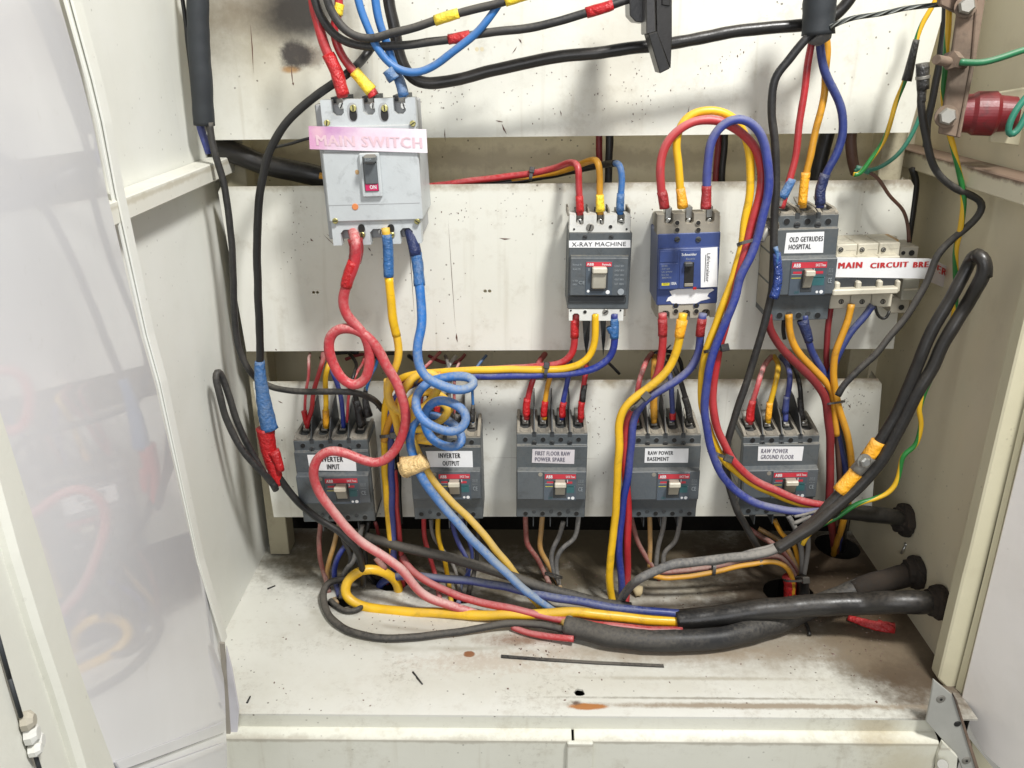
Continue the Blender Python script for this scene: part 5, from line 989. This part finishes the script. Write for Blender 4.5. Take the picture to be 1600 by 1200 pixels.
top('thin pink wire above the blue coil, leftmost in the gap', 'pink', 6, [(688, 550, 1.07), (672, 566, 1.04), (658, 582, 1.0), (655, 600)])
top('white wire lying in the gap above INVERTER OUTPUT', 'white', 7, [(712, 556, 1.07), (704, 567, 1.05), (698, 578, 1.03)])
top('dark maroon wire looped in the gap above INVERTER OUTPUT', 'maroon', 6, [(670, 556, 1.07), (690, 566, 1.06), (715, 566, 1.06), (726, 554, 1.07)])
top('thin pink wire entering INVERTER OUTPUT behind the coil', 'pink', 5, [(718, 566, 1.05), (710, 590, 1.0), (709, 620), (712, 650), (713, 662)])
top('thin blue wire with a black boot at the right pole of INVERTER OUTPUT', 'skyblue', 5, [(760, 556, 1.06), (748, 570, 1.03), (740, 590), (739, 618), (740, 640), (739, 660)], ('tape_black', 7, 10, [(740, 632), (739, 645), (738, 658)]))
top('black taped wire inside the blue coil', 'black', 9, [(716, 640), (714, 655), (713, 668)], ('tape_black', 12, 14, [(716, 646), (712, 658), (711, 668)]))
top('red taped wire end seen through the blue coil', 'red', 9, [(683, 622), (682, 640), (684, 660)], ('tape_red', 10, 9, [(682, 632), (682, 650)]))
top('red wire into the left pole of the smudged label breaker', 'red', 10, [(852, 553, 1.06), (843, 565, 1.03), (834, 590), (827, 612), (823, 632), (823, 655)], ('tape_red', 12, 12, [(824, 622), (822, 637), (823, 650)]))
top('orange wire into the second pole of the smudged label breaker', 'amber', 9, [(868, 566, 1.05), (861, 585), (855, 610), (851, 632), (851, 655)], ('tape_red', 11, 11, [(852, 626), (850, 640), (850, 650)]))
top('blue wire into the third pole of the smudged label breaker', 'royal', 9, [(892, 565, 1.05), (889, 585), (884, 608), (879, 632), (878, 655)], ('tape_red', 11, 12, [(881, 628), (878, 640), (879, 651)]))
top('red wire with a black band into the smudged label breaker', 'red', 9, [(917, 565, 1.05), (915, 585), (912, 608), (909, 632), (908, 658)], ('tape_red', 10, 12, [(910, 627), (908, 642), (908, 654)]))
C('black tape band on the short red wire of the smudged label breaker', 'tape_black', 10, [(914, 602), (912, 614), (911, 627)], .989, name='tape_band', cat='tape')
top('maroon wire into the left pole of RAW POWER BASEMENT', 'pink', 9, [(1018, 552, 1.06), (1009, 568, 1.02), (1000, 592), (996, 615), (994, 640), (995, 660)])
top('orange wire into the second pole of RAW POWER BASEMENT', 'amber', 10, [(1024, 556, 1.06), (1022, 580), (1022, 620), (1022, 660)], ('amber', 12, 11, [(1022, 618), (1022, 640), (1022, 653)]))
top('navy wire into the third pole of RAW POWER BASEMENT', 'navy', 9, [(1042, 568, 1.04), (1047, 590), (1050, 625), (1051, 658)], ('tape_red', 8, 9, [(1051, 645), (1051, 655)]))
top('black wire slanting into the right pole of RAW POWER BASEMENT', 'dustblack', 9, [(1044, 558, 1.06), (1055, 578), (1066, 605), (1074, 632), (1079, 660)], ('tape_black', 10, 12, [(1070, 620), (1076, 640), (1078, 655)]))
C('black loop of cable in the gap behind the BASEMENT wires', 'black', 7, [(1012, 560), (1030, 548), (1050, 550), (1062, 562), (1068, 590)], 1.06)
top('red wire with wide red tape into RAW POWER GROUND FLOOR', 'pink', 9, [(1206, 556, 1.06), (1197, 567, 1.03), (1187, 588), (1180, 615), (1174, 640), (1172, 662)], ('tape_red', 12, 17, [(1177, 626), (1173, 642), (1171, 657)]))
top('yellow wire into the second pole of RAW POWER GROUND FLOOR', 'yellow', 9, [(1210, 556, 1.06), (1215, 570, 1.02), (1213, 592), (1207, 620), (1202, 640), (1200, 660)], ('tape_orange', 11, 9, [(1204, 628), (1202, 642), (1200, 655)]))
top('blue wire into the third pole of RAW POWER GROUND FLOOR', 'royal', 9, [(1220, 556, 1.06), (1228, 568, 1.02), (1234, 590), (1231, 618), (1228, 640), (1227, 658)], ('navy', 10, 12, [(1230, 618), (1228, 632), (1227, 645)]))
top('black wire into the right pole of RAW POWER GROUND FLOOR', 'black', 8, [(1232, 560, 1.06), (1242, 578, 1.02), (1249, 602), (1252, 630), (1255, 655)], ('tape_black', 9, 11, [(1250, 622), (1252, 640), (1254, 652)]))
# --- lower row, wires at the bottoms
def low(lbl, mat, w_, pts, D=1.0, **k): return C(lbl, mat, w_, pts, D, group='wires from the lower breakers into the floor', **k)
low('dusty red wire below INVERTER INPUT', 'dullred', 8, [(502, 808), (500, 826), (498, 848), (500, 872), (507, 896), (514, 925, -.001)])
low('tan wire below INVERTER INPUT', 'ochre', 8, [(530, 812), (524, 845), (515, 872), (512, 900), (516, 922, .99), (526, 942, -.001)])
low('grey blue wire bowed below INVERTER INPUT', 'royal', 9, [(556, 838), (541, 852), (529, 868), (523, 890), (524, 910), (530, 930, -.002)], .99)
low('dusty grey wire below INVERTER INPUT', 'greywire', 9, [(566, 820), (560, 850), (553, 875), (540, 892), (535, 910), (533, 935, -.001)], .985)
low('black wire hanging beside the tan one below INVERTER INPUT', 'black', 8, [(576, 815), (570, 850), (572, 880), (566, 905, -.002)], .99)
low('red wire below INVERTER OUTPUT', 'red', 8, [(662, 806), (662, 828), (665, 850), (673, 874), (681, 898), (687, 935, -.001)])
low('yellow wire below INVERTER OUTPUT', 'yellow', 8, [(684, 806), (683, 828), (687, 850), (695, 876), (701, 904), (705, 942, -.001)])
low('blue wire below INVERTER OUTPUT', 'royal', 8, [(706, 806), (710, 832), (718, 854), (731, 876), (732, 898), (724, 924), (716, 942, -.001)])
low('black wire below INVERTER OUTPUT', 'dustblack', 8, [(744, 806), (747, 840), (745, 872), (740, 900), (732, 930, -.001)])
low('dusty red wire below the smudged label breaker', 'dullred', 8.5, [(821, 803), (822, 828), (824, 850), (837, 868), (850, 894), (866, 926, -.001)])
low('dusty yellow wire below the smudged label breaker', 'ochre', 8.5, [(848, 803), (845, 830), (844, 855), (857, 882), (871, 908), (880, 932, -.001)])
low('grey wire bent below the smudged label breaker', 'greywire', 8, [(880, 815), (874, 838), (863, 862), (862, 885), (872, 910, -.002)])
low('second grey wire with a kink below the smudged label breaker', 'greywire', 8, [(904, 803), (902, 825), (896, 843), (880, 855), (870, 872), (869, 890), (874, 915, -.002)])
low('dusty red wire below RAW POWER BASEMENT', 'dullred', 8, [(986, 803), (990, 825), (997, 848), (1009, 870), (1022, 888), (1030, 905, -.002)])
low('tan wire below RAW POWER BASEMENT', 'ochre', 8, [(1015, 803), (1015, 825), (1016, 850), (1015, 885)])
low('grey wire below RAW POWER BASEMENT', 'greywire', 8, [(1038, 803), (1036, 825), (1029, 852), (1025, 885)])
low('second grey wire below RAW POWER BASEMENT', 'greywire', 8, [(1063, 803), (1060, 828), (1053, 848), (1039, 862), (1036, 885)])
low('dusty red wire below RAW POWER GROUND FLOOR', 'dullred', 9, [(1170, 826, 1.03), (1188, 838, 1.02), (1207, 849), (1230, 868), (1244, 888), (1250, 915), (1248, 935, -.001)], .985)
low('tan wire below RAW POWER GROUND FLOOR', 'ochre', 8, [(1185, 826, 1.03), (1204, 836, 1.02), (1226, 850), (1238, 870), (1246, 892), (1249, 925)], .985)
low('yellow wire ending in the hole below RAW POWER GROUND FLOOR', 'amber', 8, [(1210, 812), (1222, 835), (1240, 850), (1247, 880), (1244, 920)], .99)
low('grey wire below RAW POWER GROUND FLOOR', 'greywire', 9, [(1232, 806), (1245, 832), (1252, 860), (1254, 885), (1250, 920)], .975)
low('second grey wire below RAW POWER GROUND FLOOR', 'greywire', 8, [(1255, 806), (1262, 835), (1262, 862), (1258, 890), (1250, 925)], .97)
low('maroon wire running left to right along the floor to the black hole', 'dullred', 9, [(1022, 890), (1036, 894), (1072, 891), (1119, 885), (1157, 880), (1190, 872), (1214, 868), (1236, 888), (1246, 912)], .97)
low('yellow wire running along the floor under the dusty grey cable', 'amber', 8.5, [(1022, 900), (1040, 904), (1072, 901), (1119, 893), (1157, 885), (1188, 880), (1208, 878), (1226, 884), (1237, 897), (1240, 912), (1238, 930)], .955)
tie(865, 899, .985, 26, -15, 'thin cable tie round the dusty wires below the smudged label breaker', thick=2.5, head=False); tie(1115, 890, .955, 17, 84, 'cable tie on red and yellow floor wires', thick=5, head=False); tie(1189, 880, .955, 10, 84, 'tiny cable tie on the yellow floor wire', thick=5, head=False); tie(1243, 905, .955, 34, 4, 'cable tie at the mouth of the black floor hole', thick=3)
for (x_, y_, m_, s_) in ((1232, 912, 'tape_red', 20), (1252, 915, 'black', 22)):
    C('dark bundled wire ends in the floor hole' if m_ == 'black' else 'red bundled wire ends in the floor hole', m_, s_, [(x_, y_ - 12), (x_ + 3, y_ + 4), (x_ + 1, y_ + 26)], .96, n=9, rough=.15)
# --- right bundle
RB = 'wire bundle right of the GROUND FLOOR breaker'
C('maroon wire from the hospital breaker down the right bundle', 'maroon', 13, [(1200, 492), (1201, 508), (1208, 524), (1222, 545), (1243, 567), (1261, 584), (1278, 602), (1289, 620), (1294, 655), (1298, 703), (1296, 752), (1297, 800), (1301, 835, 1.03), (1305, 862, 1.11)], .965, group=RB)
C('orange yellow wire from the hospital breaker into the right bundle', 'amber', 12, [(1233, 492), (1234, 512), (1237, 530), (1248, 552), (1270, 576), (1288, 593), (1300, 612), (1304, 640), (1306, 680)], .97, group=RB)
C('blue wire from the hospital breaker into the right bundle', 'navy', 12, [(1257, 492), (1261, 522), (1268, 549), (1281, 571), (1290, 588), (1297, 612), (1302, 650)], .975, group=RB, kids=[('tape_sleeve', 'tape_navy', 20, 13, [(1254, 500), (1260, 518), (1264, 534)])])
C('black tapering barrier wire under the hospital breaker', 'black', 7, [(1226, 500), (1224, 515), (1226, 530)], .985)
C('dark red wire hanging from the left ivory breaker', 'maroon', 10, [(1299, 476), (1296, 500), (1292, 530), (1292, 565), (1297, 600), (1304, 640), (1306, 680)], .985, group=RB)
C('orange wire hanging from the middle ivory breaker to the floor hole', 'amber', 11, [(1330, 476), (1325, 500), (1315, 525), (1306, 550), (1303, 585), (1306, 615), (1313, 642), (1322, 675), (1330, 710), (1331, 740), (1327, 775), (1318, 812), (1310, 838, 1.02), (1302, 866, 1.11)], .965, group=RB, kids=[('tape_band', 'black', 10, 10, [(1314, 821, .985), (1312, 829, 1.0)], .985)])
C('navy wire slanting left from the right ivory breaker', 'navy', 11, [(1364, 476), (1350, 495), (1335, 512), (1321, 532), (1311, 552), (1301, 578), (1294, 600), (1293, 629), (1303, 657), (1312, 692), (1321, 727), (1323, 770), (1316, 825, 1.03), (1310, 858, 1.11)], .975, group=RB)
C('brown wire in the middle of the right bundle', 'brown', 9, [(1300, 640), (1305, 671), (1310, 705), (1311, 750), (1308, 805), (1308, 835, 1.04), (1308, 862, 1.11)], .975, group=RB)
C('black wire at the back of the right bundle', 'black', 16, [(1304, 640), (1316, 690), (1322, 740), (1320, 800), (1316, 832, 1.05), (1314, 858, 1.12)], .99, group=RB)
C('small black wire loop under the ivory breakers', 'black', 5, [(1368, 478), (1370, 492), (1378, 500), (1386, 497), (1390, 486)], .975)
tie(1304, 629, .965, 28, 8, 'thin cable tie round the right wire bundle', thick=3, head=False)
C('thin black wire from the middle of the smudged breaker gap', 'black', 5, [(950, 566), (960, 576), (968, 585)], 1.05)
C('short cut cable tie tail poking up above the BASEMENT wires', 'black', 3, [(1040, 547), (1048, 538)], .985)
# --- cables on the cabinet floor
FL = 'cables lying on the cabinet floor'
def gl(x_, y_, X, Y, Z, label, r_=.021):
    p = Vector((XR, Y, Z)); g_ = empty('cable_gland', p, label, 'cable gland', 'cracked rubber glands on the right wall')
    o = lathe('rubber_ring', (0.001, 0, 0), (-1, 0, -.02), [(0, r_ * .92), (.003, r_ * 1.05), (.008, r_ * 1.02), (.011, r_), (.013, r_ * .80), (.019, r_ * .74)], 'gland', g_, 22)
    for v in o.data.vertices: v.co += v.co.normalized() * random.uniform(-.0011, .0011)
gW = [onx(1420, 812, XR), onx(1437, 894, XR), onx(1474, 941, XR)]
gl(0, 0, XR, gW[0].y, gW[0].z, 'upper cracked black rubber gland on the right wall', .0212); gl(0, 0, XR, gW[1].y, gW[1].z, 'middle cracked black rubber gland on the right wall', .0208); gl(0, 0, XR, gW[2].y, gW[2].z, 'lowest and nearest cracked rubber gland on the right wall', .0208)
C('thickest shiny black cable running left from the lowest wall gland', 'sheath', 35, [(1480, 941, gW[2].y), (1400, 941, gW[2].y + .002), (1350, 943, .878), (1290, 945, .882), (1230, 949, .887), (1160, 957, .892), (1100, 965, .897), (1058, 969, .900)], .89, name='power_cable', cat='cable', n=20, group=FL)
C('thick dusty black cable lying in front, its mouth holding four wires', 'dustblack', 33, [(884, 978, -.017), (910, 984, -.017), (940, 992, -.017), (985, 999, -.017), (1040, 1001, -.017), (1090, 1000, -.017), (1130, 996, -.017), (1175, 986, -.018), (1215, 972, -.02), (1260, 953, .91), (1310, 932, .92), (1360, 914, .925), (1400, 903, .93), (1440, 893, gW[1].y)], .9, name='power_cable', cat='cable', n=20, group=FL,
  kids=[('rusty_brown_sheath', 'gland', 35, 36, [(1335, 924, .922), (1360, 914, .925), (1400, 903, .93), (1438, 893.5, gW[1].y)])])
C('dark cable stub from the upper wall gland meeting the red and blue wires', 'sheath', 27, [(1285, 799, .93), (1320, 799, .945), (1360, 803, .96), (1400, 809, .972), (1424, 813, gW[0].y)], .96, name='power_cable', cat='cable', n=16, group=FL)
C('navy cable from the floor hole to the thickest cable mouth', 'navy', 14, [(592, 925, 1.0), (594, 914, .992), (603, 906, .985), (622, 901, .975), (655, 900, .965), (690, 904, .958), (722, 907, .95), (765, 912, .94), (815, 923, .928), (852, 931, .92), (890, 938, .915), (927, 944, .91), (965, 950, .907), (1002, 954, .905), (1040, 957, .903), (1075, 960, .90)], .95, name='power_cable', cat='cable', n=12, group=FL)
C('big yellow cable bent back from the floor hole to thickest cable mouth', 'yellow', 16.5, [(624, 928, .985), (622, 915, .98), (612, 902, .975), (596, 893, .97), (576, 890, .965), (555, 896, .96), (541, 910, .955), (539, 927, .95), (550, 940, .945), (574, 949, .94), (612, 954, .935), (650, 957, .93), (690, 958, .925), (735, 960, .92), (790, 961, .912), (840, 960, .908), (881, 957, .905), (927, 959, .902), (984, 965, .90), (1040, 970, .898), (1064, 971, .897)], .93, name='power_cable', cat='cable', n=14, group=FL)
C('second red cable crossing behind the blue cable to the thickest cable', 'red', 13, [(628, 870, .98), (640, 888, .965), (658, 902, .955), (685, 917, .945), (713, 930, .935), (741, 938, .93), (777, 947, .92), (815, 955, .91), (843, 962, .905), (871, 968, .90), (900, 972, .895), (946, 978, .89), (984, 981, .888), (1030, 984, .886), (1066, 985, .885)], .93, name='power_cable', cat='cable', n=12, group=FL)
C('black wire curving round the front from the yellow bend to the sleeve', 'dustblack', 12.5, [(548, 903, -.02), (533, 906, -.02), (514, 910, -.016), (505, 924, -.012), (506, 943, -.008), (515, 962, -.006), (534, 979, -.006), (563, 991, -.006), (601, 996, -.006), (640, 996, -.006), (685, 991, -.006), (722, 987, -.006), (745, 983, -.007), (777, 976, -.010), (815, 974, -.012), (852, 978, -.013), (900, 988, -.015)], .95, name='power_cable', cat='cable', n=12, group=FL)
C('blunt black cable end lying across behind the red cable', 'dustblack', 17, [(572, 838, .985), (590, 843, .98), (612, 850, .972), (648, 859, .965), (694, 869, .955), (732, 880, .945), (760, 888, .94), (800, 901, .93), (840, 915, .928), (880, 927, .925), (930, 940, .922), (985, 949, .92)], .96, name='power_cable', cat='cable', n=14, group=FL)
C('red inner core running beside the black wire into the front sleeve', 'red', 11, [(800, 980, -.006), (830, 990, -.006), (862, 995, -.008), (896, 998, -.012)], .9)
C('curled dusty black offcut beside the yellow bend', 'dustblack', 9, [(516, 938, -.006), (528, 948, -.005), (541, 955, -.005), (556, 954, -.005), (566, 948, -.005)], .95, name='cable_offcut')
C('thick dark wire from the floor behind the yellow bend', 'black', 10, [(552, 862, .99), (562, 880, .985), (572, 895, .985), (585, 910, -.001)], .98)
C('reddish brown wire end tucked behind the yellow bend', 'dullred', 11, [(588, 872, .975), (595, 882, .972), (602, 890, .972)], .97)
# --- loose things
zt_ = [fl(783, 1026, .0008), fl(850, 1031, .0008), fl(930, 1036, .0008), fl(1037, 1041, .0008)]
L_ = []; R_ = []
for p in zt_: L_.append(p + Vector((0, .0024, 0))); R_.append(p - Vector((0, .0024, 0)))
tag(extr('cable_tie', L_ + R_[::-1], (0, 0, .0012), 'tie'), 'straight black cable tie lying loose on the front of the floor', 'cable tie')
tag(tube('foam_plug', [(990, 925, -.006), (996, 922, -.008), (1001, 924, -.006)], .95, 17, 'foam', rough=.2, n=12), 'small crumbly yellow foam plug beside the grey cable end', 'foam')
rib_ = empty('red_tape_scrap', fl(1370, 978, .003), 'loose red plastic ribbon scrap on the floor near the right wall', 'tape')
tube('ribbon', [(1325, 966, -.004), (1345, 972, -.006), (1364, 978, -.006), (1385, 979, -.005), (1399, 982, -.004)], .9, 9, 'tape_red', rib_, 19, flat=.35, rough=.2, wob=.002); tube('ribbon_fold', [(1372, 972, -.008), (1388, 978, -.009), (1396, 985, -.004)], .9, 8, 'tape_red', rib_, 12, flat=.4, rough=.2)
C('short black twig of wire poking out below the thick cable', 'black', 6, [(1250, 962, -.01), (1260, 974, -.008), (1265, 992, -.003)], .88)
sc = empty('wall_screw', onx(1414, 858, XR), 'small shiny screw on the right wall between two glands', 'screw')
cyl('shank', (0, 0, .006), (-.004, 0, -.007), .0016, .0018, 'screw', sc, 10); cyl('head', (.001, 0, .006), (-.001, 0, .009), .003, .0022, 'screw', sc, 10)
for (a_, b_, nm) in (((645, 1050), (651, 1057), 'small dark wire clipping on the floor, left of the rust spot'), ((651, 1058), (660, 1069), 'longer dark wire clipping on the floor, left of the rust spot'), ((386, 1098), (391, 1088), 'tiny dark wire clipping near the left hinge plate'), ((418, 920), (430, 915), 'dusty wire clipping on the left part of the floor')):
    tag(cyl('wire_clipping', fl(*a_, .001), fl(*b_, .001), .0012, .0009, 'black', None, 6), nm, 'wire clipping')
for o in list(bpy.data.objects):
    if o.type == 'EMPTY' and not o.children and o.name != 'camera': print('EMPTY without parts', o.name)

# --- grit, crumbs and insulation scraps nobody could count
gv, gf = [], []
for i in range(520):
    if i < 430:
        x_, y_ = random.choice([(560, 870), (800, 880), (900, 900), (1000, 900), (1150, 910), (1330, 930), (1400, 1010), (700, 900), (620, 940), (850, 1010), (1300, 1000)])
        x_ += random.gauss(0, 55); y_ += random.gauss(0, 24)
    else: x_, y_ = random.uniform(400, 1430), random.uniform(900, 1105)
    p = fl(x_, y_)
    if not (XL + .01 < p.x < XR - .01 and YF + .006 < p.y < 1.13): continue
    if any(((p.x - q.x) / .04) ** 2 + ((p.y - q.y) / .04) ** 2 < 1 for q in (fl(1232, 925), fl(1308, 853), fl(612, 910))): continue
    r_ = random.uniform(.0004, .0013) * (1.6 if random.random() < .06 else 1); k = len(gv); sx, sy = random.uniform(.6, 2.2), random.uniform(.6, 1.4); an = random.uniform(0, 3.1)
    for (u, v, z_) in ((-1, 0, 0), (1, 0, 0), (0, -1, 0), (0, 1, 0), (0, 0, .9)):
        a_, b_ = u * sx, v * sy; gv.append(p + Vector((a_ * math.cos(an) - b_ * math.sin(an), a_ * math.sin(an) + b_ * math.cos(an), z_ + .05)) * r_)
    gf += [(k, k + 2, k + 4), (k + 2, k + 1, k + 4), (k + 1, k + 3, k + 4), (k + 3, k, k + 4)]
gm = mk('floor_grit', gv, gf, 'brown'); tag(gm, 'crumbs of dirt and insulation scattered on the cabinet floor', 'grit', kind='stuff')

# --- scratches, drips and fly specks on the plates: thin slivers nobody could count
sv, sf = [], []
def sliver(x0, y0, x1, y1, w_):
    a_, b_ = at(x0, y0, YP - .0003), at(x1, y1, YP - .0003); d = (b_ - a_); nrm = Vector((-d.z, 0, d.x)).normalized() * (w_ / 2 / 1300); m = (a_ + b_) / 2 + nrm * random.uniform(-1, 1)
    k = len(sv); sv.extend([a_, m - nrm, b_, m + nrm, m + Vector((0, -.0003, 0))]); sf.extend([(k, k + 1, k + 4), (k + 1, k + 2, k + 4), (k + 2, k + 3, k + 4), (k + 3, k, k + 4)])
for q in [(774, 188, 786, 190, 2), (784, 193, 792, 210, 2.5), (1077, 165, 1072, 200, 2), (875, 172, 877, 182, 1.5), (810, 60, 815, 68, 2.5), (800, 84, 808, 72, 1.5), (732, 74, 733, 79, 2), (695, 200, 696, 222, 1.5),
          (780, 372, 798, 373, 2.5), (505, 366, 524, 384, 1.2), (510, 365, 520, 374, 1), (485, 372, 490, 377, 3), (575, 386, 580, 393, 2), (713, 520, 715, 535, 3), (430, 545, 432, 548, 2), (636, 340, 648, 500, 1), (700, 340, 712, 520, .8),
          (391, 35, 396, 115, 1.5), (455, 100, 458, 135, 1.6), (458, 128, 459, 133, 3), (512, 175, 513, 180, 3), (1120, 640, 1122, 646, 1.5), (940, 717, 800, 716, .7), (935, 716, 760, 715, .7), (1325, 632, 1329, 638, 2.5), (434, 626, 442, 630, 2)]: sliver(*q)
for i in range(330):
    cx_, cy_, sx_, sy_ = random.choice([(980, 130, 60, 45), (1000, 150, 40, 40), (700, 160, 30, 40), (880, 120, 80, 50), (640, 100, 60, 50), (700, 330, 80, 25), (820, 330, 60, 22), (1000, 330, 30, 20), (1350, 370, 40, 12), (760, 640, 30, 40), (930, 660, 25, 50), (1330, 620, 25, 30), (470, 360, 40, 60), (700, 450, 60, 60), (1130, 100, 60, 50)])
    x_, y_ = random.gauss(cx_, sx_ * .6), random.gauss(cy_, sy_ * .6)
    if (222 < y_ < 296) or (540 < y_ < 606) or y_ > 800 or not (420 < x_ < 1370): continue
    l_ = random.uniform(1.0, 3.6) * (.7 if random.random() < .7 else 1.4); sliver(x_, y_, x_ + random.uniform(-.6, .6), y_ + l_, random.uniform(.9, 2.0))
tag(mk('scratch_marks', sv, sf, 'brown'), 'dark scratches, drips and fly specks on the cream mounting plates', 'scratches', kind='stuff')
# --- more loose wires round the two left breakers
low('dark grey wire hugging the tan one below INVERTER INPUT', 'dustblack', 7, [(540, 815), (536, 842), (548, 868), (545, 893), (538, 920, -.002)], .985)
low('thin maroon wire crossing low below INVERTER INPUT', 'maroon', 6, [(586, 815), (592, 842), (590, 868), (600, 895), (606, 912, -.001)], .995)
low('thin navy wire below INVERTER OUTPUT beside the black one', 'navy', 6, [(722, 808), (728, 835), (737, 862), (735, 888), (722, 912), (720, 938, -.001)], .995)
low('dusty grey wire slanting below INVERTER OUTPUT', 'greywire', 6, [(672, 812), (676, 838), (694, 862), (712, 890), (720, 934, -.001)], 1.005)
low('black wire bowed between the two inverter breakers at floor height', 'dustblack', 8, [(571, 845), (584, 862), (594, 884), (600, 908, -.002)], .985)
top('black wire behind the coil entering INVERTER OUTPUT', 'black', 8, [(640, 556, 1.06), (660, 575, 1.02), (668, 605), (672, 640), (672, 660)])
top('grey wire behind the coil entering INVERTER OUTPUT', 'greywire', 6, [(696, 556, 1.06), (702, 580, 1.01), (701, 615), (700, 655)])
top('maroon wire behind the yellow tangle above INVERTER OUTPUT', 'maroon', 7, [(664, 590), (660, 615), (656, 640), (657, 660)])
top('dark wire slanting in the gap behind the red loop', 'black', 6, [(545, 552, 1.06), (556, 566, 1.03), (552, 590), (545, 612)])
